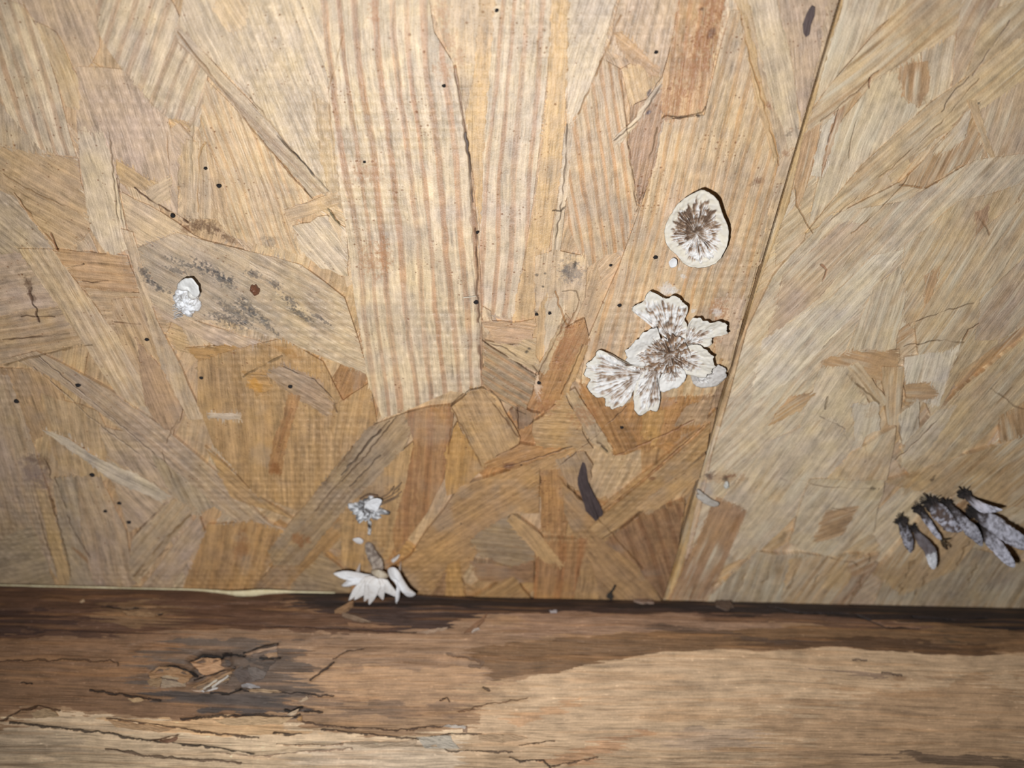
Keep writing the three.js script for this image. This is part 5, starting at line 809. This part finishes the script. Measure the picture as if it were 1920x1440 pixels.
{ // white crumb at the middle bottom, with splinters
  const t = thing('white_tuft', 'crumbling white and grey fungus tuft above the fan-shaped one', 'fungus', wallBase(694, 950));
  const gc = (cx, cy, n, m) => mix3(S(96, 94, 94), S(232, 234, 238), clamp(.52 + (n - .5) * 1.9 + (m - .5) * 1.2, 0, 1));
  part('crumb', lump(692, 956, 32, 22, 2.6, { color: gc, rough: .45, fine: .35, seed: 21, nu: 80, nv: 26 }), skin, t);
  part('white_flake', lobe([[684, 946, 3.6], [694, 938, 4], [708, 934, 4.4], [716, 938, 4.4], [712, 950, 4], [706, 960, 3.6], [696, 956, 3.2], [684, 958, 3]], [698, 948, 3.6], { plain: true, nu: 60, nr: 14, seed: 22, rimColor: S(238, 240, 244), whiteColor: S(244, 246, 250), ridge: .4 }), skin, t);
  part('stem', tongue([[692, 976, 1, 8], [693, 988, .8, 6], [692, 1004, .6, 6]], { flat: .6, seed: 5, color: (a, b, c, n, m) => mix3(S(60, 54, 50), S(214, 212, 210), clamp(.5 + (n - .5) * 2.4, 0, 1)) }), skin, t);
  for (const q of [[[716, 938, 1.2], [735, 928, 1.6], [748, 918, 1.8]], [[718, 942, 1], [740, 932, 1.6], [752, 922, 1.4]], [[712, 934, 1.2], [728, 926, 1.8], [738, 912, 2]], [[735, 926, 1], [744, 914, 1.6], [752, 906, 2]], [[716, 946, .8], [738, 936, 1.2], [748, 930, .8]]]) part('splinter', hair(q, .00018, [128, 106, 84]), skin, t);
  part('splinter', hair([[675, 935, 1], [690, 928, 2], [708, 930, 1.6]], .0003, [116, 92, 74]), skin, t);
}
{ // fan of white fingers at the beam
  const t = thing('fan_fungus', 'bright white fan-shaped fungus with finger lobes hanging over the beam edge', 'fungus', wallBase(708, 1080));
  const wc = (base) => (a, nz, b, n, m) => mix3(base, S(246, 246, 247), clamp(.25 + .6 * n, 0, 1));
  const A = wc(S(226, 224, 218)), Bc = wc(S(216, 210, 202));
  const f = (out, hub, o) => part('fringed_lobe', lobe(out, hub, { plain: true, nu: 260, nr: 34, ridge: .5, scallop: .02, dome: 1.1, thick: 1, pow: 1, whiteColor: S(246, 246, 248), ...o }), skin, t);
  f([[700, 1080, 5], [686, 1077, 5.5], [668, 1073, 6], [648, 1071, 6.5], [634, 1073, 6.5], [624, 1076, 6.5], [636, 1082, 7], [650, 1087, 7], [640, 1099, 7.5], [652, 1100, 7.5], [660, 1098, 7.5], [672, 1096, 7.5], [690, 1088, 6.5]], [668, 1084, 7.5], { seed: 71, rimColor: S(228, 228, 230) });
  const finger = (path, seed) => part('finger_lobe', tongue(path, { flat: .3, rough: .1, fine: .06, blunt: 5, seed, color: (q, nz, side, n) => mix3(S(216, 210, 203), S(244, 243, 243), clamp(.2 + .7 * n, 0, 1)) }), skin, t);
  [[[706, 1083, 8, 14], [690, 1092, 8.5, 22], [671, 1106, 9, 15], [654, 1126, 9, 5]], [[706, 1083, 8.6, 14], [695, 1094, 9.2, 24], [682, 1107, 9.6, 17], [664, 1125, 9.6, 5]], [[704, 1083, 9.2, 14], [697, 1097, 10, 24], [690, 1112, 10.2, 16], [683, 1128, 10, 4]], [[705, 1083, 9.8, 14], [702, 1098, 10.6, 24], [698, 1116, 10.8, 15], [692, 1134, 10.4, 5]], [[707, 1084, 9.2, 14], [710, 1098, 10, 24], [713, 1110, 10, 17], [718, 1125, 9.6, 5]], [[708, 1085, 8.6, 14], [718, 1096, 9.4, 24], [731, 1107, 9.4, 17], [747, 1120, 9, 6]]].forEach((p, i) => finger(p, 80 + i));
  f([[727, 1068, 6], [738, 1064, 7], [748, 1072, 8], [757, 1088, 9], [768, 1104, 9.5], [780, 1116, 9.5], [768, 1121, 9.5], [758, 1113, 9.8], [752, 1106, 10], [749, 1122, 10.4], [743, 1134, 10.4], [741, 1124, 10.4], [744, 1102, 10], [736, 1086, 8.5], [728, 1078, 7]], [745, 1088, 9.4], { seed: 73, rimColor: S(228, 228, 230) });
  part('hinge', tongue([[697, 1072, 3, 10], [708, 1076, 6.5, 16], [720, 1080, 6.5, 14], [726, 1082, 5, 6]], { flat: .7, seed: 9, color: (a, b, c, n) => mix3(S(168, 152, 126), S(216, 206, 188), n) }), skin, t, 'tan hinge');
  part('stalk', tongue([[688, 1016, .6, 10], [696, 1034, 1.4, 18], [704, 1052, 2.4, 20], [712, 1074, 4, 16]], { flat: .45, rough: .4, seed: 13, color: (a, b, c, n, m) => mix3(S(118, 104, 94), S(188, 174, 160), clamp(.45 + (n - .5) * 1.6, 0, 1)) }), dull, t, 'grey-brown stalk');
  part('bud', lobe([[661, 1012, .8], [672, 1009, 1.2], [681, 1014, 1.2], [678, 1021, 1], [667, 1018, .8]], [672, 1015, 1.2], { plain: true, nu: 40, nr: 8, seed: 14, rimColor: S(220, 216, 216), ridge: .2 }), skin, t); part('bud', lobe([[733, 1052, 1.2], [742, 1046, 1.6], [750, 1040, 1.2], [746, 1048, 1.4], [736, 1056, 1.2]], [741, 1049, 1.4], { plain: true, nu: 40, nr: 8, seed: 15, rimColor: S(222, 218, 214), ridge: .2 }), skin, t);
}
{ // grey tongues with dark woolly bases
  const tongues = [
    [[[1690, 976, .6, 14], [1697, 996, 3, 17], [1704, 1016, 5, 19], [1708, 1037, 6, 5]], .42, 'short dull grey fungus tongue, the one at the end of the row'],
    [[[1713, 990, .6, 9], [1728, 1012, 4, 16], [1744, 1036, 7, 20], [1751, 1068, 9, 11]], .5, 'grey fungus tongue with a bright white tip below its neighbours'],
    [[[1722, 954, .6, 12], [1737, 974, 3, 11], [1750, 994, 5, 11], [1765, 1012, 6, 8]], .72, 'thin pale fungus tongue ending in dark rootlets'],
    [[[1746, 942, .6, 20], [1762, 960, 4, 28], [1780, 982, 6, 28], [1804, 996, 7, 10]], .6, 'broad fungus tongue with a brown hollow and frosted side'],
    [[[1774, 944, .6, 13], [1800, 970, 5, 17], [1822, 994, 8, 22], [1842, 1024, 9, 8]], .55, 'long narrow grey fungus tongue with a small lilac tip'],
    [[[1842, 986, 2, 20], [1858, 1010, 6, 24], [1878, 1036, 10, 22], [1902, 1064, 13, 12]], .72, 'grey fungus tongue reaching closest to the beam with a pale lilac end'],
    [[[1808, 924, .6, 14], [1824, 940, 5, 13], [1846, 953, 9, 17], [1880, 956, 11, 6]], .75, 'pale frosted fungus tongue bending sideways, the topmost of the row'],
    [[[1822, 960, 1, 16], [1850, 974, 5, 26], [1884, 998, 9, 32], [1935, 1030, 12, 20]], .66, 'wide frosted grey fungus tongue running past the others'],
  ];
  tongues.forEach(([path, pale, label], k) => {
    const t = thing('tongue_fungus', label, 'fungus', wallBase(path[0][0], path[0][1]), 'row of grey fungus tongues on the smooth board');
    const brown = k === 3;
    part('tongue', tongue(path, { flat: .4, rough: .28, fine: .16, seed: 40 + k, n: 60, m: 28, blunt: 7, color: (a, nz, side, n, m) => {
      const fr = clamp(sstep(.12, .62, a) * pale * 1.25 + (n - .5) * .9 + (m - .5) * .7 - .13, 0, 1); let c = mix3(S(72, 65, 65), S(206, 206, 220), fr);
      if (brown) c = mix3(c, S(92, 74, 64), .8 * sstep(.62, .42, n + (m - .5) * .3));
      if (k === 1) c = mix3(mix3(S(92, 82, 82), S(126, 120, 124), n), S(238, 240, 246), sstep(.66, .76, a + (m - .5) * .1) * (.6 + .4 * m));
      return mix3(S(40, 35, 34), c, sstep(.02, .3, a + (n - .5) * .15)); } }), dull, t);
    const [bx, by] = path[0];
    const knob = part('woolly_base', lump(bx - 1, by - 1, path[0][3] * .62, path[0][3] * .55, 2.4, { seed: 60 + k, rough: .4, fine: .4, color: (cx, cy, n) => mix3(S(34, 30, 30), S(70, 62, 60), n) }), dull, t, 'black woolly base');
    for (let i = 0; i < 14; i++) { const a = Math.PI * (.75 + rs() * 1.2), r = path[0][3] * (.7 + rs() * .5); part('bristle', hair([[bx, by, 1.2], [bx + Math.cos(a) * r * .6, by + Math.sin(a) * r * .6, 1.6], [bx + Math.cos(a) * r, by + Math.sin(a) * r, 1 + rs()]], .00014, [44, 40, 39]), dull, knob); }
    if (k === 2) for (const q of [[[1764, 1010, 5], [1770, 1018, 4], [1774, 1030, 3]], [[1766, 1012, 5], [1774, 1012, 4], [1782, 1010, 3]], [[1766, 1014, 5], [1778, 1022, 4], [1782, 1026, 3]], [[1764, 1012, 5], [1768, 1024, 3], [1776, 1030, 2]]]) part('rootlet', hair(q, .00022, [96, 84, 66]), dull, t);
  });
}
{ // pale crescent beside the seam
  const t = thing('crescent_fungus', 'thin whitish crescent crust below a dark knot beside the board seam', 'fungus', wallBase(1330, 935));
  part('crust', lobe([[1307, 928, .6], [1312, 920, .7], [1320, 926, .8], [1330, 934, 1], [1342, 940, 1], [1352, 944, .8], [1346, 950, .7], [1334, 949, .8], [1318, 943, .8], [1308, 937, .7]], [1328, 939, 1], { plain: true, nu: 80, nr: 12, seed: 30, rimColor: S(178, 168, 156), whiteColor: S(210, 208, 204), ridge: .4, scallop: .25 }), skin, t);
  part('pale_bead', lump(1362, 910, 5, 7, 1, { seed: 4, rough: .2, fine: .1, color: () => S(206, 206, 200) }), skin, t);
}
// dark slivers lying flat on the left board
function chip(px, rgb, label, h = .5) {
  const cx = px.reduce((s, p) => s + p[0], 0) / px.length, cy = px.reduce((s, p) => s + p[1], 0) / px.length;
  const t = thing('bark_sliver', label, 'bark', wallBase(cx, cy));
  const g = slab(px.map(([x, y]) => [onWall(x, y, -.05 / 1000), onWall(x, y, h / 1000)]), 0, 60);
  part('sliver', g, flakeMaterial(rgb), t);
}
chip([[1092, 866], [1097, 869], [1100, 880], [1101, 895], [1106, 912], [1115, 930], [1124, 945], [1130, 958], [1131, 968], [1121, 970], [1122, 976], [1127, 980], [1118, 979], [1108, 968], [1098, 958], [1096, 948], [1088, 925], [1083, 908], [1083, 897], [1087, 880]], [74, 62, 62], 'long curved dark brown sliver with a forked end');
chip([[1522, 10], [1528, 14], [1527, 30], [1520, 48], [1517, 66], [1511, 70], [1506, 62], [1505, 45], [1511, 28], [1517, 16]], [92, 78, 76], 'short smooth dark grey sliver beside the board seam');
{ const t = thing('resin_bead', 'glossy brown resin bead among the grey mould streaks', 'resin', wallBase(477, 545)); part('bead', lump(477, 543, 9, 9, 1.6, { seed: 3, rough: .2, fine: .08, color: (a, b, n) => mix3(S(92, 58, 44), S(130, 88, 66), n) }), new THREE.MeshStandardMaterial({ name: 'brown_resin', vertexColors: true, roughness: .25 }), t); }
{ const t = thing('wood_fibre', 'fine white fibre stuck across the striped strand edge', 'fibre', wallBase(880, 557)); part('fibre', hair([[869, 558, .4], [880, 557, .8], [893, 555, .3]], .0001, [232, 224, 206]), skin, t); }
{ // cream bead squeezed out along the top of the timber
  const t = thing('sealant_bead', 'cream bead of old sealant squeezed out between the golden board and the beam', 'sealant', wallBase(320, 1112));
  const path = []; for (let i = 0; i <= 26; i++) { const x = -20 + i * 25, w = 2.2 + 9 * Math.exp(-Math.pow((x - 470) / 62, 2)) + 1.5 * noise(i * .9, 3), y = lerp(1098, 1141, x / 1920) - .5 + 5.5 * Math.exp(-Math.pow((x - 445) / 46, 2)); path.push([x, y, .7 + .36 * w, w]); }
  part('bead', tongue(path, { n: 200, m: 10, flat: .5, rough: .2, fine: .1, blunt: 60, seed: 2, color: (a, b, c, n, m) => mix3(S(204, 186, 142), S(236, 224, 186), clamp(.2 + n, 0, 1)) }), skin, t);
}
// tiny black pellets
{ const dots = [[385, 316, 3.4], [410, 349, 5], [323, 405, 5], [275, 637, 4], [377, 709, 4], [544, 725, 5], [146, 723, 5], [30, 753, 5], [172, 891, 5], [223, 944, 4], [197, 959, 4], [241, 980, 4.6], [832, 161, 4], [1162, 573, 4.2], [1229, 483, 4.6], [893, 567, 5], [1010, 718, 4], [1166, 802, 4], [1230, 98, 4], [931, 20, 4], [977, 871, 3.6], [831, 989, 4], [864, 981, 3.4], [683, 304, 3], [895, 436, 3.4], [1006, 590, 4], [1031, 588, 3.4], [1145, 498, 3]];
  for (const [x, y, r] of dots) { const t = thing('black_speck', 'tiny black speck stuck to the screen-pressed board', 'speck', wallBase(x, y), 'tiny black specks on the golden board'); part('pellet', lump(x, y, r, r * .75, .5, { nu: 10, nv: 4, seed: x, rough: .25, fine: 0, color: () => S(34, 31, 32) }), dull, t); } }
{ const t = thing('dark_debris', 'black crumb standing where board and beam meet', 'debris', wallBase(1144, 1112)); t.userData.kind = 'thing'; part('crumb', lump(1143, 1114, 6, 8, 2, { seed: 9, color: (a, b, n) => mix3(S(40, 36, 34), S(70, 62, 56), n) }), dull, t); part('crumb', hair([[1144, 1112, 1.5], [1149, 1106, 2], [1153, 1098, 2]], .0004, [52, 46, 42]), dull, t); }
renderer.render(scene, camera);
